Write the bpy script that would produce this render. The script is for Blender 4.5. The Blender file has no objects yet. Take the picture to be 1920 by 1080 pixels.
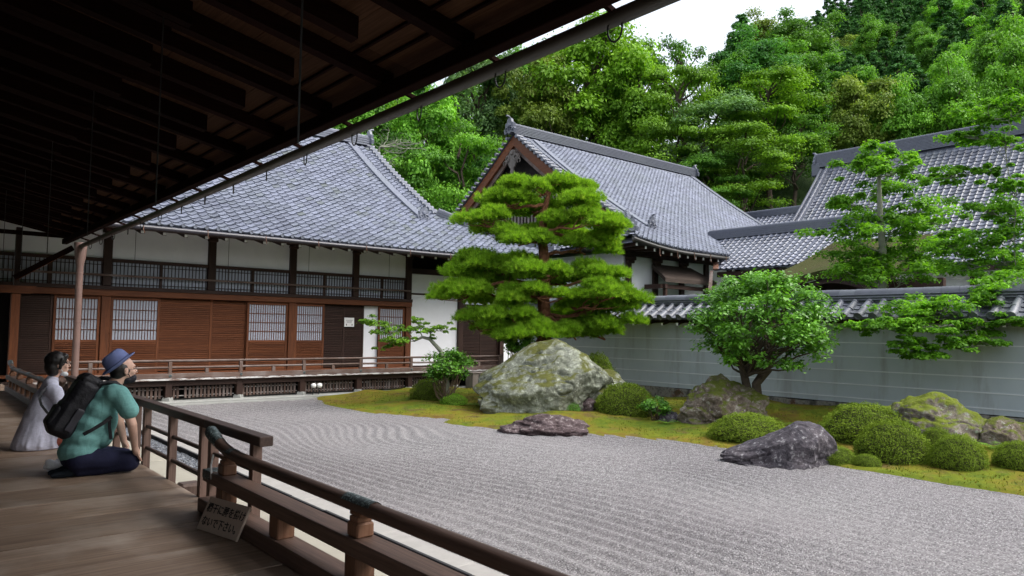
import bpy, bmesh, math, random
import numpy as np
from mathutils import Vector, Matrix, Quaternion
R = math.radians
rng = np.random.default_rng(7)
random.seed(7)
scn = bpy.context.scene
COL = scn.collection

# ------------------------------------------------------------------ camera
CAM = np.array([0.0, 0.0, 1.87])
_yaw, _pit, _rho = R(40), math.atan(79 / 1380), 0.0146
FW = np.array([math.sin(_yaw) * math.cos(_pit), math.cos(_yaw) * math.cos(_pit), math.sin(_pit)])
_r = np.array([math.cos(_yaw), -math.sin(_yaw), 0.0]); _u = np.cross(_r, FW)
RT = _r * math.cos(_rho) + _u * math.sin(_rho); UP = np.cross(RT, FW)
cd = bpy.data.cameras.new('camera'); cam = bpy.data.objects.new('camera', cd); COL.objects.link(cam)
cam.matrix_world = Matrix(((RT[0], UP[0], -FW[0], CAM[0]), (RT[1], UP[1], -FW[1], CAM[1]),
                           (RT[2], UP[2], -FW[2], CAM[2]), (0, 0, 0, 1)))
cd.sensor_width = 36.0; cd.lens = 36.0 * 1380 / 1920; cd.clip_start = 0.05; cd.clip_end = 3000
scn.camera = cam

# ------------------------------------------------------------------ sky, sun, exposure
SUN_EL, SUN_AZ = R(52), R(145)      # high, hazy sun behind thin overcast (azimuth clockwise from +Y)
w = bpy.data.worlds.new('World'); scn.world = w; w.use_nodes = True
nt = w.node_tree; nt.nodes.clear()
sky = nt.nodes.new('ShaderNodeTexSky'); sky.sky_type = 'NISHITA'; sky.sun_disc = False
sky.sun_elevation = SUN_EL; sky.sun_rotation = SUN_AZ
sky.air_density = 1.0; sky.dust_density = 4.0; sky.ozone_density = 1.0
hs = nt.nodes.new('ShaderNodeHueSaturation'); hs.inputs['Saturation'].default_value = 0.36
bg = nt.nodes.new('ShaderNodeBackground'); bg.inputs['Strength'].default_value = 0.15
wo = nt.nodes.new('ShaderNodeOutputWorld')
nt.links.new(sky.outputs[0], hs.inputs['Color']); nt.links.new(hs.outputs[0], bg.inputs['Color'])
nt.links.new(bg.outputs[0], wo.inputs['Surface'])
sd = bpy.data.lights.new('sun', 'SUN'); sun = bpy.data.objects.new('sun', sd); COL.objects.link(sun)
sd.energy = 0.7; sd.angle = R(50); sd.color = (1.0, 0.96, 0.9)
sdir = Vector((math.sin(SUN_AZ) * math.cos(SUN_EL), math.cos(SUN_AZ) * math.cos(SUN_EL), math.sin(SUN_EL)))
sun.rotation_euler = sdir.to_track_quat('Z', 'Y').to_euler()
sun.location = (0, 0, 30)
scn.view_settings.view_transform = 'Standard'; scn.view_settings.look = 'None'
scn.view_settings.exposure = 1.5; scn.view_settings.gamma = 1.0; scn.view_settings.use_curve_mapping = False
scn.render.film_transparent = False
scn.cycles.max_bounces = 6; scn.cycles.diffuse_bounces = 3; scn.cycles.glossy_bounces = 2
scn.cycles.transmission_bounces = 4; scn.cycles.transparent_max_bounces = 8
scn.cycles.use_adaptive_sampling = True; scn.cycles.adaptive_threshold = 0.015
scn.cycles.use_denoising = True
scn.cycles.sample_clamp_indirect = 4.0

# ------------------------------------------------------------------ numpy noise
def _hash(ix, iy, iz, seed):
    h = (ix.astype(np.int64) * 374761393 + iy.astype(np.int64) * 668265263 + iz.astype(np.int64) * 2147483647 + seed * 974634777) & 0xffffffff
    h = ((h ^ (h >> 13)) * 1274126177) & 0xffffffff
    h = (h ^ (h >> 16)) & 0xffffff
    return h / float(0xffffff)
def vnoise(p, seed=0):
    p = np.asarray(p, float)
    i = np.floor(p); fr = p - i; i = i.astype(np.int64); s = fr * fr * (3 - 2 * fr)
    out = 0
    for a in (0, 1):
        for b in (0, 1):
            for c in (0, 1):
                wgt = (s[:, 0] if a else 1 - s[:, 0]) * (s[:, 1] if b else 1 - s[:, 1]) * (s[:, 2] if c else 1 - s[:, 2])
                out = out + wgt * _hash(i[:, 0] + a, i[:, 1] + b, i[:, 2] + c, seed)
    return out * 2 - 1
def fbm(p, oct=4, seed=0, gain=0.5):
    p = np.asarray(p, float); o = 0; a = 1.0; f = 1.0
    for k in range(oct):
        o = o + a * vnoise(p * f, seed + k * 17); a *= gain; f *= 2.03
    return o

# ------------------------------------------------------------------ materials
MATS = {}
def nodes_of(m):
    m.use_nodes = True; t = m.node_tree; t.nodes.clear()
    return t, t.nodes, t.links
def N(t, typ, **kw):
    n = t.nodes.new(typ)
    for k, v in kw.items():
        if hasattr(n, k) and not isinstance(v, (tuple,)) and k not in n.inputs: setattr(n, k, v)
        else: n.inputs[k].default_value = v
    return n
def ramp(t, fac, stops, interp='LINEAR'):
    n = t.nodes.new('ShaderNodeValToRGB'); n.color_ramp.interpolation = interp
    while len(n.color_ramp.elements) < len(stops): n.color_ramp.elements.new(0.5)
    for e, (p, c) in zip(n.color_ramp.elements, stops):
        e.position = p; e.color = (*c, 1) if len(c) == 3 else c
    t.links.new(fac, n.inputs[0]); return n.outputs[0]
def coords(t, scale=(1, 1, 1), kind='Object', rnd=True):
    tc = t.nodes.new('ShaderNodeTexCoord'); mp = t.nodes.new('ShaderNodeMapping')
    mp.inputs['Scale'].default_value = scale
    if rnd:
        oi = t.nodes.new('ShaderNodeObjectInfo'); ml = t.nodes.new('ShaderNodeMath'); ml.operation = 'MULTIPLY'; ml.inputs[1].default_value = 37.0
        t.links.new(oi.outputs['Random'], ml.inputs[0]); t.links.new(ml.outputs[0], mp.inputs['Location'])
    t.links.new(tc.outputs[kind], mp.inputs['Vector']); return mp.outputs[0]
def noise(t, vec, scale, detail=4, rough=0.55, dist=0.0):
    n = t.nodes.new('ShaderNodeTexNoise'); n.inputs['Scale'].default_value = scale; n.inputs['Detail'].default_value = detail
    n.inputs['Roughness'].default_value = rough; n.inputs['Distortion'].default_value = dist
    if vec is not None: t.links.new(vec, n.inputs['Vector'])
    return n.outputs['Fac']
def mixc(t, fac, a, b, mode='MIX'):
    n = t.nodes.new('ShaderNodeMix'); n.data_type = 'RGBA'; n.blend_type = mode
    for s, v in ((0, fac), (6, a), (7, b)):
        if isinstance(v, (int, float)): n.inputs[s].default_value = v
        elif isinstance(v, tuple): n.inputs[s].default_value = (*v, 1) if len(v) == 3 else v
        else: t.links.new(v, n.inputs[s])
    return n.outputs[2]
def math_(t, op, a, b=0.0, clamp=False):
    n = t.nodes.new('ShaderNodeMath'); n.operation = op; n.use_clamp = clamp
    for s, v in ((0, a), (1, b)):
        if isinstance(v, (int, float)): n.inputs[s].default_value = v
        else: t.links.new(v, n.inputs[s])
    return n.outputs[0]
def bump(t, h, strength=0.3, dist=0.01, nrm=None):
    b = t.nodes.new('ShaderNodeBump'); b.inputs['Strength'].default_value = strength; b.inputs['Distance'].default_value = dist
    t.links.new(h, b.inputs['Height'])
    if nrm is not None: t.links.new(nrm, b.inputs['Normal'])
    return b.outputs[0]
def finish(t, color, rough=0.8, nrm=None, spec=0.3, metal=0.0):
    p = t.nodes.new('ShaderNodeBsdfPrincipled'); o = t.nodes.new('ShaderNodeOutputMaterial')
    if isinstance(color, tuple): p.inputs['Base Color'].default_value = (*color, 1)
    else: t.links.new(color, p.inputs['Base Color'])
    if isinstance(rough, (int, float)): p.inputs['Roughness'].default_value = rough
    else: t.links.new(rough, p.inputs['Roughness'])
    p.inputs['Specular IOR Level'].default_value = spec; p.inputs['Metallic'].default_value = metal
    if nrm is not None: t.links.new(nrm, p.inputs['Normal'])
    t.links.new(p.outputs[0], o.inputs['Surface']); return p
def objrand(t):
    return t.nodes.new('ShaderNodeObjectInfo').outputs['Random']
def wood(name, c1, c2, axis=1, rough=0.6, fine=60, spec=0.3, grey=None):
    m = bpy.data.materials.new(name); t, _, _ = nodes_of(m)
    sc = [fine, fine, fine]; sc[axis] = fine / 26
    v = coords(t, tuple(sc)); g = noise(t, v, 1.0, 5, 0.62, 0.6)
    sc2 = [6, 6, 6]; sc2[axis] = 0.7
    v2 = coords(t, tuple(sc2)); g2 = noise(t, v2, 1.0, 3, 0.5)
    c = ramp(t, g, [(0.3, c1), (0.72, c2)])
    c = mixc(t, math_(t, 'MULTIPLY', g2, 0.75), c, tuple(0.45 * a for a in c1))
    if grey: 
        pn = noise(t, coords(t, (2.2, 2.2, 2.2)), 1.0, 4)
        c = mixc(t, ramp(t, pn, [(0.45, (0, 0, 0)), (0.7, (0.75, 0.75, 0.75))]), c, grey)
    k = math_(t, 'ADD', math_(t, 'MULTIPLY', objrand(t), 0.4), 0.8)
    c = mixc(t, 1.0, c, _comb(t, k), 'MULTIPLY')
    finish(t, c, rough, bump(t, g, 0.35, 0.004), spec)
    MATS[name] = m; return m
def _comb(t, k):
    n = t.nodes.new('ShaderNodeCombineColor')
    for i in range(3): t.links.new(k, n.inputs[i])
    return n.outputs[0]
def plain(name, col, rough=0.7, var=0.15, scale=8, bmp=0.15, spec=0.3, metal=0.0, bscale=40, bdist=0.004):
    m = bpy.data.materials.new(name); t, _, _ = nodes_of(m)
    v = coords(t); n1 = noise(t, v, scale, 5, 0.6); n2 = noise(t, v, bscale, 3, 0.6)
    c = ramp(t, n1, [(0.25, tuple(a * (1 - var) for a in col)), (0.75, tuple(min(1, a * (1 + var)) for a in col))])
    finish(t, c, rough, bump(t, n2, bmp, bdist) if bmp else None, spec, metal)
    MATS[name] = m; return m
def leafmat(name, dark, light, trans=0.35, rough=0.55, spec=0.2, objvar=0.2, tip=None):
    m = bpy.data.materials.new(name); t, nd, lk = nodes_of(m)
    at = nd.new('ShaderNodeAttribute'); at.attribute_name = 'tint'
    c = ramp(t, at.outputs['Fac'], [(0.0, dark), (0.75, light), (1.0, tip or tuple(min(1, a * 1.25) for a in light))])
    k = math_(t, 'ADD', math_(t, 'MULTIPLY', objrand(t), objvar * 2), 1 - objvar)
    c = mixc(t, 1.0, c, _comb(t, k), 'MULTIPLY')
    p = nd.new('ShaderNodeBsdfPrincipled'); p.inputs['Roughness'].default_value = rough; p.inputs['Specular IOR Level'].default_value = spec
    lk.new(c, p.inputs['Base Color'])
    tr = nd.new('ShaderNodeBsdfTranslucent'); tc = mixc(t, 1.0, c, (1.25, 1.3, 0.55), 'MULTIPLY'); lk.new(tc, tr.inputs['Color'])
    mx = nd.new('ShaderNodeMixShader'); mx.inputs[0].default_value = trans
    lk.new(p.outputs[0], mx.inputs[1]); lk.new(tr.outputs[0], mx.inputs[2])
    o = nd.new('ShaderNodeOutputMaterial'); lk.new(mx.outputs[0], o.inputs['Surface'])
    MATS[name] = m; return m

# timbers (axis = grain direction in object space)
for ax, nm in ((0, 'x'), (1, 'y'), (2, 'z')):
    wood('door_wood_' + nm, (0.105, 0.032, 0.011), (0.25, 0.082, 0.028), ax)
    wood('dark_wood_' + nm, (0.030, 0.014, 0.010), (0.065, 0.032, 0.022), ax)
    wood('rail_wood_' + nm, (0.095, 0.058, 0.045), (0.20, 0.135, 0.110), ax, grey=(0.20, 0.175, 0.165))
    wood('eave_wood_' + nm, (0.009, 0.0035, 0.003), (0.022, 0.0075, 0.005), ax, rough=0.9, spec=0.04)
wood('deck_wood', (0.175, 0.117, 0.082), (0.43, 0.315, 0.23), 0, rough=0.5, fine=34, spec=0.3, grey=(0.38, 0.315, 0.26))
wood('koran_wood', (0.075, 0.045, 0.034), (0.17, 0.105, 0.08), 1)
wood('koran_block', (0.13, 0.06, 0.032), (0.25, 0.13, 0.08), 2)
wood('fence_wood_z', (0.14, 0.085, 0.068), (0.25, 0.165, 0.135), 2)
wood('fence_wood_y', (0.070, 0.044, 0.036), (0.13, 0.085, 0.072), 1)
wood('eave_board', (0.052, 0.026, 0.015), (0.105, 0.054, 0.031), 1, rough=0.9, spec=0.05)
wood('box_wood', (0.15, 0.125, 0.11), (0.28, 0.25, 0.23), 2)
wood('bark_roof', (0.05, 0.035, 0.028), (0.11, 0.085, 0.07), 0, rough=0.95)
plain('plaster_white', (0.78, 0.795, 0.82), 0.9, 0.04, 3, 0.08)
plain('paper', (0.40, 0.44, 0.51), 0.9, 0.03, 3, 0.0)
plain('black', (0.006, 0.006, 0.008), 0.7, 0.2, 5, 0.0)
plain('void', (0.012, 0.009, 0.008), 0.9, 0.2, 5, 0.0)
plain('gutter_metal', (0.026, 0.024, 0.020), 0.42, 0.25, 5, 0.05, 0.5)
plain('gutter_dark', (0.028, 0.026, 0.034), 0.35, 0.2, 5, 0.05, 0.5)
plain('downpipe_brown', (0.17, 0.11, 0.095), 0.45, 0.12, 5, 0.03, 0.45)
plain('iron', (0.02, 0.02, 0.022), 0.5, 0.2, 9, 0.0, 0.4)
def verdigris():
    m = bpy.data.materials.new('copper_green'); t, _, _ = nodes_of(m); v = coords(t, (1, 1, 1), rnd=False); a = noise(t, v, 55, 3, 0.6, 1.2)
    finish(t, ramp(t, a, [(0.46, (0.018, 0.026, 0.028)), (0.54, (0.05, 0.075, 0.075)), (0.62, (0.19, 0.235, 0.24))]), 0.55, bump(t, a, 0.6, 0.004), 0.5); MATS['copper_green'] = m
verdigris()
plain('white_tip', (0.78, 0.78, 0.76), 0.7, 0.05, 9, 0.0)
plain('granite', (0.29, 0.28, 0.265), 0.85, 0.12, 6, 0.3, 0.25, bscale=150)
plain('paving', (0.30, 0.285, 0.24), 0.9, 0.1, 2.5, 0.25, 0.2, bscale=110)
plain('concrete', (0.27, 0.275, 0.26), 0.9, 0.12, 3, 0.2, 0.2, bscale=70)
plain('tile_edge', (0.03, 0.03, 0.033), 0.8, 0.2, 9, 0.2)
plain('copper_brown', (0.16, 0.085, 0.06), 0.55, 0.2, 9, 0.1)
plain('soil', (0.05, 0.038, 0.028), 0.95, 0.3, 3, 0.4, 0.1, bdist=0.02)
def tilemat(name, c, var=0.3):
    m = bpy.data.materials.new(name); t, nd, lk = nodes_of(m)
    at = nd.new('ShaderNodeAttribute'); at.attribute_name = 'tint'
    v = coords(t); n1 = noise(t, v, 7, 5, 0.65); n2 = noise(t, v, 60, 3)
    f = math_(t, 'ADD', math_(t, 'MULTIPLY', at.outputs['Fac'], 0.55), math_(t, 'MULTIPLY', objrand(t), 0.45))
    col = ramp(t, f, [(0.0, tuple(a * (1 - var) for a in c)), (0.5, c), (0.9, tuple(a * (1 + var) for a in c)), (1.0, (c[0] * 0.75, c[1] * 0.78, c[2] * 0.55))])
    col = mixc(t, ramp(t, n1, [(0.42, (0, 0, 0)), (0.75, (0.7, 0.7, 0.7))]), col, tuple(0.5 * a for a in c))
    nb = noise(t, v, 0.55, 5, 0.65); col = mixc(t, ramp(t, nb, [(0.45, (0, 0, 0)), (0.7, (0.45, 0.45, 0.45))]), col, (c[0] * 0.8, c[1] * 0.85, c[2] * 0.68))
    rg = ramp(t, n2, [(0.3, (0.32,) * 3), (0.8, (0.58,) * 3)])
    finish(t, col, rg, bump(t, n2, 0.12, 0.004), 0.5)
    MATS[name] = m
tilemat('roof_tile', (0.152, 0.166, 0.215), 0.45)
tilemat('wall_tile', (0.158, 0.168, 0.202), 0.45)

# ------------------------------------------------------------------ mesh helpers
def root_off(p):
    o = Vector((0, 0, 0))
    while p is not None: o = o + p.location; p = p.parent
    return np.array(o)
def tag(o, label=None, cat=None, group=None, kind=None):
    if label: o['label'] = label
    if cat: o['category'] = cat
    if group: o['group'] = group
    if kind: o['kind'] = kind
    return o
def thing(name, label, cat, loc=(0, 0, 0), group=None):
    o = bpy.data.objects.new(name, None); COL.objects.link(o); o.location = loc; o.empty_display_size = 0.2
    return tag(o, label, cat, group)
def link(name, me, parent=None, loc=None):
    o = bpy.data.objects.new(name, me); COL.objects.link(o)
    if parent is not None: o.parent = parent
    if loc is not None: o.location = loc
    return o
def npmesh(name, V, F, mat=None, tint=None, smooth=False):
    """V (n,3); F (m,k) int array with constant k, or list of lists"""
    me = bpy.data.meshes.new(name); V = np.asarray(V, np.float32)
    if isinstance(F, np.ndarray):
        m, k = F.shape
        me.vertices.add(len(V)); me.vertices.foreach_set('co', V.ravel())
        me.loops.add(m * k); me.loops.foreach_set('vertex_index', F.astype(np.int32).ravel())
        me.polygons.add(m); me.polygons.foreach_set('loop_start', np.arange(0, m * k, k, dtype=np.int32))
        me.update(calc_edges=True)
    else:
        me.from_pydata(V.tolist(), [], F); me.update()
    if tint is not None:
        a = me.attributes.new('tint', 'FLOAT', 'FACE'); a.data.foreach_set('value', np.asarray(tint, np.float32))
    if smooth: me.polygons.foreach_set('use_smooth', np.ones(len(me.polygons), bool))
    if mat is not None: me.materials.append(MATS[mat] if isinstance(mat, str) else mat)
    return me
class MB:
    def __init__(s): s.v = []; s.f = []
    def add(s, V, F):
        b = len(s.v); s.v += [tuple(map(float, p)) for p in V]; s.f += [[i + b for i in f] for f in F]; return s
    def box(s, x0, x1, y0, y1, z0, z1, bev=0.0, M=None):
        if x1 < x0: x0, x1 = x1, x0
        if y1 < y0: y0, y1 = y1, y0
        if z1 < z0: z0, z1 = z1, z0
        if bev <= 0:
            V = [(x, y, z) for x in (x0, x1) for y in (y0, y1) for z in (z0, z1)]
            F = [(0, 1, 3, 2), (4, 6, 7, 5), (0, 4, 5, 1), (2, 3, 7, 6), (0, 2, 6, 4), (1, 5, 7, 3)]
        else:
            c = ((x0 + x1) / 2, (y0 + y1) / 2, (z0 + z1) / 2); h = ((x1 - x0) / 2, (y1 - y0) / 2, (z1 - z0) / 2)
            bev = min(bev, 0.45 * min(h)); V = []; idx = {}
            for sx in (-1, 1):
                for sy in (-1, 1):
                    for sz in (-1, 1):
                        for a in range(3):
                            p = [sx * h[0], sy * h[1], sz * h[2]]
                            for b in range(3):
                                if b != a: p[b] -= (sx, sy, sz)[b] * bev
                            idx[(sx, sy, sz, a)] = len(V); V.append((c[0] + p[0], c[1] + p[1], c[2] + p[2]))
            F = []
            for a in range(3):
                b, d = (a + 1) % 3, (a + 2) % 3
                for sa in (-1, 1):
                    q = []
                    for sb, sd_ in ((-1, -1), (1, -1), (1, 1), (-1, 1)):
                        k = [0, 0, 0]; k[a] = sa; k[b] = sb; k[d] = sd_; q.append(idx[(*k, a)])
                    F.append(q if sa > 0 else q[::-1])
                for sb in (-1, 1):
                    for sd_ in (-1, 1):   # edge along a between faces b and d
                        k0 = [0, 0, 0]; k1 = [0, 0, 0]
                        k0[a] = -1; k1[a] = 1
                        for k in (k0, k1): k[b] = sb; k[d] = sd_
                        q = [idx[(*k0, b)], idx[(*k1, b)], idx[(*k1, d)], idx[(*k0, d)]]
                        F.append(q if sb * sd_ < 0 else q[::-1])
            for sx in (-1, 1):
                for sy in (-1, 1):
                    for sz in (-1, 1):
                        q = [idx[(sx, sy, sz, a)] for a in range(3)]
                        F.append(q if sx * sy * sz > 0 else q[::-1])
        if M is not None: V = [tuple(M @ Vector(p)) for p in V]
        return s.add(V, F)
    def bar(s, p, q, wx, wz, bev=0.0, up=(0, 0, 1)):
        p = Vector(p); q = Vector(q); d = q - p; L = d.length; y = d / L
        x = y.cross(Vector(up))
        if x.length < 1e-5: x = y.cross(Vector((1, 0, 0)))
        x.normalize(); z = x.cross(y)
        M = Matrix(((x.x, y.x, z.x, p.x), (x.y, y.y, z.y, p.y), (x.z, y.z, z.z, p.z), (0, 0, 0, 1)))
        return s.box(-wx / 2, wx / 2, 0, L, -wz / 2, wz / 2, bev, M)
    def tube(s, pts, rad, n=8, cap=True, sq=None):
        pts = [Vector(p) for p in pts]; rad = [rad] * len(pts) if isinstance(rad, (int, float)) else rad
        t0 = (pts[1] - pts[0]).normalized(); ref = Vector((0, 0, 1)) if abs(t0.z) < 0.9 else Vector((1, 0, 0))
        u = t0.cross(ref).normalized(); V = []; F = []
        for i, p in enumerate(pts):
            t = (pts[min(i + 1, len(pts) - 1)] - pts[max(i - 1, 0)]).normalized()
            u = (u - t * u.dot(t)).normalized(); v = t.cross(u)
            for k in range(n):
                a = 2 * math.pi * k / n; V.append(p + (u * math.cos(a) + v * math.sin(a)) * rad[i])
        for i in range(len(pts) - 1):
            for k in range(n):
                k2 = (k + 1) % n; F.append((i * n + k, i * n + k2, (i + 1) * n + k2, (i + 1) * n + k))
        if cap:
            F.append(tuple(range(n))[::-1]); F.append(tuple((len(pts) - 1) * n + k for k in range(n)))
        return s.add(V, F)
    def prism(s, poly, axis, a0, a1):
        """poly: list of 2D points in the plane of the other two axes (order: next axes cyclic)"""
        n = len(poly); V = []
        for a in (a0, a1):
            for (b, c) in poly:
                p = [0, 0, 0]; p[axis] = a; p[(axis + 1) % 3] = b; p[(axis + 2) % 3] = c; V.append(p)
        F = [tuple(range(n))[::-1], tuple(range(n, 2 * n))] + [(i, (i + 1) % n, n + (i + 1) % n, n + i) for i in range(n)]
        return s.add(V, F)
    def sweep(s, pts, prof, up=(0, 0, 1), closed=True, cap=True, side=None):
        """profile points (a, b): a along horizontal side, b along local up"""
        pts = [Vector(p) for p in pts]; V = []; F = []; n = len(prof); upv = Vector(up)
        for i, p in enumerate(pts):
            t = (pts[min(i + 1, len(pts) - 1)] - pts[max(i - 1, 0)]).normalized()
            x = Vector(side) if side is not None else t.cross(upv).normalized()
            z = x.cross(t).normalized()
            for a, b in prof: V.append(p + x * a + z * b)
        m = n if closed else n - 1
        for i in range(len(pts) - 1):
            for k in range(m):
                k2 = (k + 1) % n; F.append((i * n + k, (i + 1) * n + k, (i + 1) * n + k2, i * n + k2))
        if cap and closed:
            F.append(tuple(range(n))); F.append(tuple((len(pts) - 1) * n + k for k in range(n))[::-1])
        return s.add(V, F)
    def lathe(s, prof, c=(0, 0, 0), n=16, axis=2):
        V = []; F = []; m = len(prof)
        for k in range(n):
            a = 2 * math.pi * k / n
            for r_, h in prof:
                p = [0, 0, 0]; p[axis] = h; p[(axis + 1) % 3] = r_ * math.cos(a); p[(axis + 2) % 3] = r_ * math.sin(a)
                V.append((p[0] + c[0], p[1] + c[1], p[2] + c[2]))
        for k in range(n):
            k2 = (k + 1) % n
            for j in range(m - 1): F.append((k * m + j, k2 * m + j, k2 * m + j + 1, k * m + j + 1))
        return s.add(V, F)
    def build(s, name, mat, parent=None, smooth=False, kind=None, label=None):
        off = root_off(parent); V = np.array(s.v, float) - off
        me = npmesh(name, V, s.f, mat, smooth=smooth)
        if smooth:
            try: me.set_sharp_from_angle(angle=R(40))
            except Exception: pass
        o = link(name, me, parent)
        if kind: o['kind'] = kind
        if label: o['label'] = label
        return o
def mesh_of(mb, name, mat, smooth=False):
    me = npmesh(name, np.array(mb.v, float), mb.f, mat, smooth=smooth)
    if smooth:
        try: me.set_sharp_from_angle(angle=R(40))
        except Exception: pass
    return me
def place(name, me, parent, loc, rot=None, scale=None):
    o = link(name, me, parent); o.location = Vector(loc) - Vector(root_off(parent))
    if rot is not None: o.rotation_euler = rot
    if scale is not None: o.scale = scale
    return o
def bx(name, mat, parent, x0, x1, y0, y1, z0, z1, bev=0.004, **k):
    return MB().box(x0, x1, y0, y1, z0, z1, bev).build(name, mat, parent, **k)
def sstep(a, b, x):
    t = np.clip((np.asarray(x, float) - a) / (b - a), 0, 1); return t * t * (3 - 2 * t)
# ================================================================== GROUND
MOSS_EDGE = [(8.55, 18.2), (8.4, 17.5), (7.92, 16.5), (7.9, 15.8), (8.08, 14.5), (8.5, 13.3), (8.85, 12.7), (8.86, 12.45), (8.45, 12.2), (8.42, 11.85),
             (8.75, 10.9), (9.55, 9.55), (10.1, 8.55), (10.35, 7.2), (10.28, 6.3), (10.18, 4.8), (10.3, 3.8), (10.15, 2.8), (10.1, 1.0), (10.2, -3.0)]
_my = np.array([p[1] for p in MOSS_EDGE])[::-1]; _mx = np.array([p[0] for p in MOSS_EDGE])[::-1]
def moss_x(Y): return np.interp(Y, _my, _mx)
def moss_z(x, y):
    x = np.asarray(x, float); y = np.asarray(y, float)
    e = np.maximum(x - moss_x(y), 0)
    p = np.stack([x * 0.55, y * 0.55, 0 * x], -1)
    z = 0.045 * sstep(0, 0.18, e) + 0.10 * sstep(0.2, 2.2, e) + 0.20 * sstep(2.8, 5.0, e) * sstep(14, 9, y)
    z = z + 0.05 * sstep(0.3, 1.6, e) * vnoise(p, 3) + 0.05 * sstep(0.5, 2, e) * (vnoise(p * 2.7, 5))
    return z
# gravel: raked relief is real geometry
def make_gravel():
    m = bpy.data.materials.new('raked_gravel'); t, nd, lk = nodes_of(m)
    v = coords(t, rnd=False); 
    vo = nd.new('ShaderNodeTexVoronoi'); vo.inputs['Scale'].default_value = 78; lk.new(v, vo.inputs['Vector'])
    vo2 = nd.new('ShaderNodeTexVoronoi'); vo2.inputs['Scale'].default_value = 140; lk.new(v, vo2.inputs['Vector'])
    sp = nd.new('ShaderNodeSeparateColor'); lk.new(vo.outputs['Color'], sp.inputs[0])
    c = ramp(t, sp.outputs[0], [(0.0, (0.10, 0.099, 0.10)), (0.35, (0.20, 0.197, 0.198)), (0.75, (0.275, 0.27, 0.27)), (1.0, (0.46, 0.45, 0.445))])
    big = noise(t, v, 0.35, 4); c = mixc(t, math_(t, 'MULTIPLY', big, 0.5), c, (0.22, 0.19, 0.205), 'MIX')
    h = math_(t, 'ADD', math_(t, 'MULTIPLY', vo.outputs['Distance'], -1.0), math_(t, 'MULTIPLY', vo2.outputs['Distance'], -0.4))
    finish(t, c, 0.9, bump(t, h, 0.8, 0.022), 0.2); MATS['raked_gravel'] = m
    xs = np.concatenate([np.arange(3.58, 11.2, 0.024)]); ys = np.arange(-1.0, 18.55, 0.05)
    Xg, Yg = np.meshgrid(xs, ys); x = Xg.ravel(); y = Yg.ravel()
    # furrows run along the court (y) and sweep in wide arcs round the stones
    q = np.stack([x * 0.32, y * 0.22, 0 * x], -1)
    ph = x + 0.55 * vnoise(q, 11) + 0.10 * np.sin(y * 0.9)
    ph = ph + 0.85 * np.exp(-(((x - 6.4) / 1.5) ** 2 + ((y - 10.8) / 1.7) ** 2)) - 0.6 * np.exp(-(((x - 8.0) / 1.2) ** 2 + ((y - 6.2) / 1.8) ** 2))
    amp = 0.024 * (0.65 + 0.5 * vnoise(q * 2.2, 4))
    z = amp * np.sin(ph * 2 * math.pi / 0.19)
    z = z + 0.004 * vnoise(np.stack([x * 14, y * 14, 0 * x], -1), 8) + 0.008 * vnoise(np.stack([x * 1.1, y * 1.1, 0 * x], -1), 9)
    e = moss_x(y) - x
    z = z * sstep(0.0, 0.25, x - 3.58) + 0.018 * np.exp(-(e / 0.10) ** 2)
    ny, nx = Xg.shape; i = np.arange(ny * nx).reshape(ny, nx)
    F = np.stack([i[:-1, :-1], i[:-1, 1:], i[1:, 1:], i[1:, :-1]], -1).reshape(-1, 4)
    cx = x[F].mean(1); cy = y[F].mean(1); keep = cx < moss_x(cy) + 0.14
    me = npmesh('gravel_court', np.stack([x, y, z], -1), F[keep], 'raked_gravel', smooth=True)
    tag(link('gravel_court', me), 'pale grey gravel raked into fine furrows across the court', 'gravel', kind='structure')
make_gravel()
def make_moss():
    m = bpy.data.materials.new('moss'); t, nd, lk = nodes_of(m)
    v = coords(t, rnd=False); a = noise(t, v, 0.75, 5, 0.6, 0.4); b = noise(t, v, 5.5, 5, 0.65); d = noise(t, v, 70, 3)
    c = ramp(t, a, [(0.30, (0.055, 0.105, 0.012)), (0.44, (0.105, 0.142, 0.014)), (0.55, (0.175, 0.135, 0.02)), (0.67, (0.135, 0.085, 0.026))])
    c = mixc(t, ramp(t, b, [(0.42, (0, 0, 0)), (0.66, (0.85, 0.85, 0.85))]), c, (0.155, 0.178, 0.014))
    c = mixc(t, ramp(t, noise(t, v, 2.2, 5), [(0.56, (0, 0, 0)), (0.68, (0.8, 0.8, 0.8))]), c, (0.11, 0.075, 0.035))
    h = math_(t, 'ADD', math_(t, 'MULTIPLY', b, 0.6), d)
    finish(t, c, 0.95, bump(t, h, 0.8, 0.035), 0.1); MATS['moss'] = m
    ys = np.arange(-3, 18.25, 0.07); s = np.linspace(0, 1, 110) ** 1.25
    y = np.repeat(ys, len(s)); x0 = moss_x(y) + 0.03 * vnoise(np.stack([y * 5, 0 * y, 0 * y], -1), 2) + 0.015 * vnoise(np.stack([y * 17, 0 * y, 0 * y], -1), 4)
    x = x0 + np.tile(s, len(ys)) * (15.72 - x0)
    z = moss_z(x, y) + 0.012 * vnoise(np.stack([x * 6, y * 6, 0 * x], -1), 12) * sstep(0.02, .3, x - x0) + 0.006
    z = np.where(np.tile(s, len(ys)) == 0, -0.03, z)
    i = np.arange(len(x)).reshape(len(ys), len(s))
    F = np.stack([i[:-1, :-1], i[:-1, 1:], i[1:, 1:], i[1:, :-1]], -1).reshape(-1, 4)
    tag(link('moss_ground', npmesh('moss_ground', np.stack([x, y, z], -1), F, 'moss', smooth=True)), 'yellow green and rusty moss bank between gravel and wall', 'moss', kind='structure')
make_moss()
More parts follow.
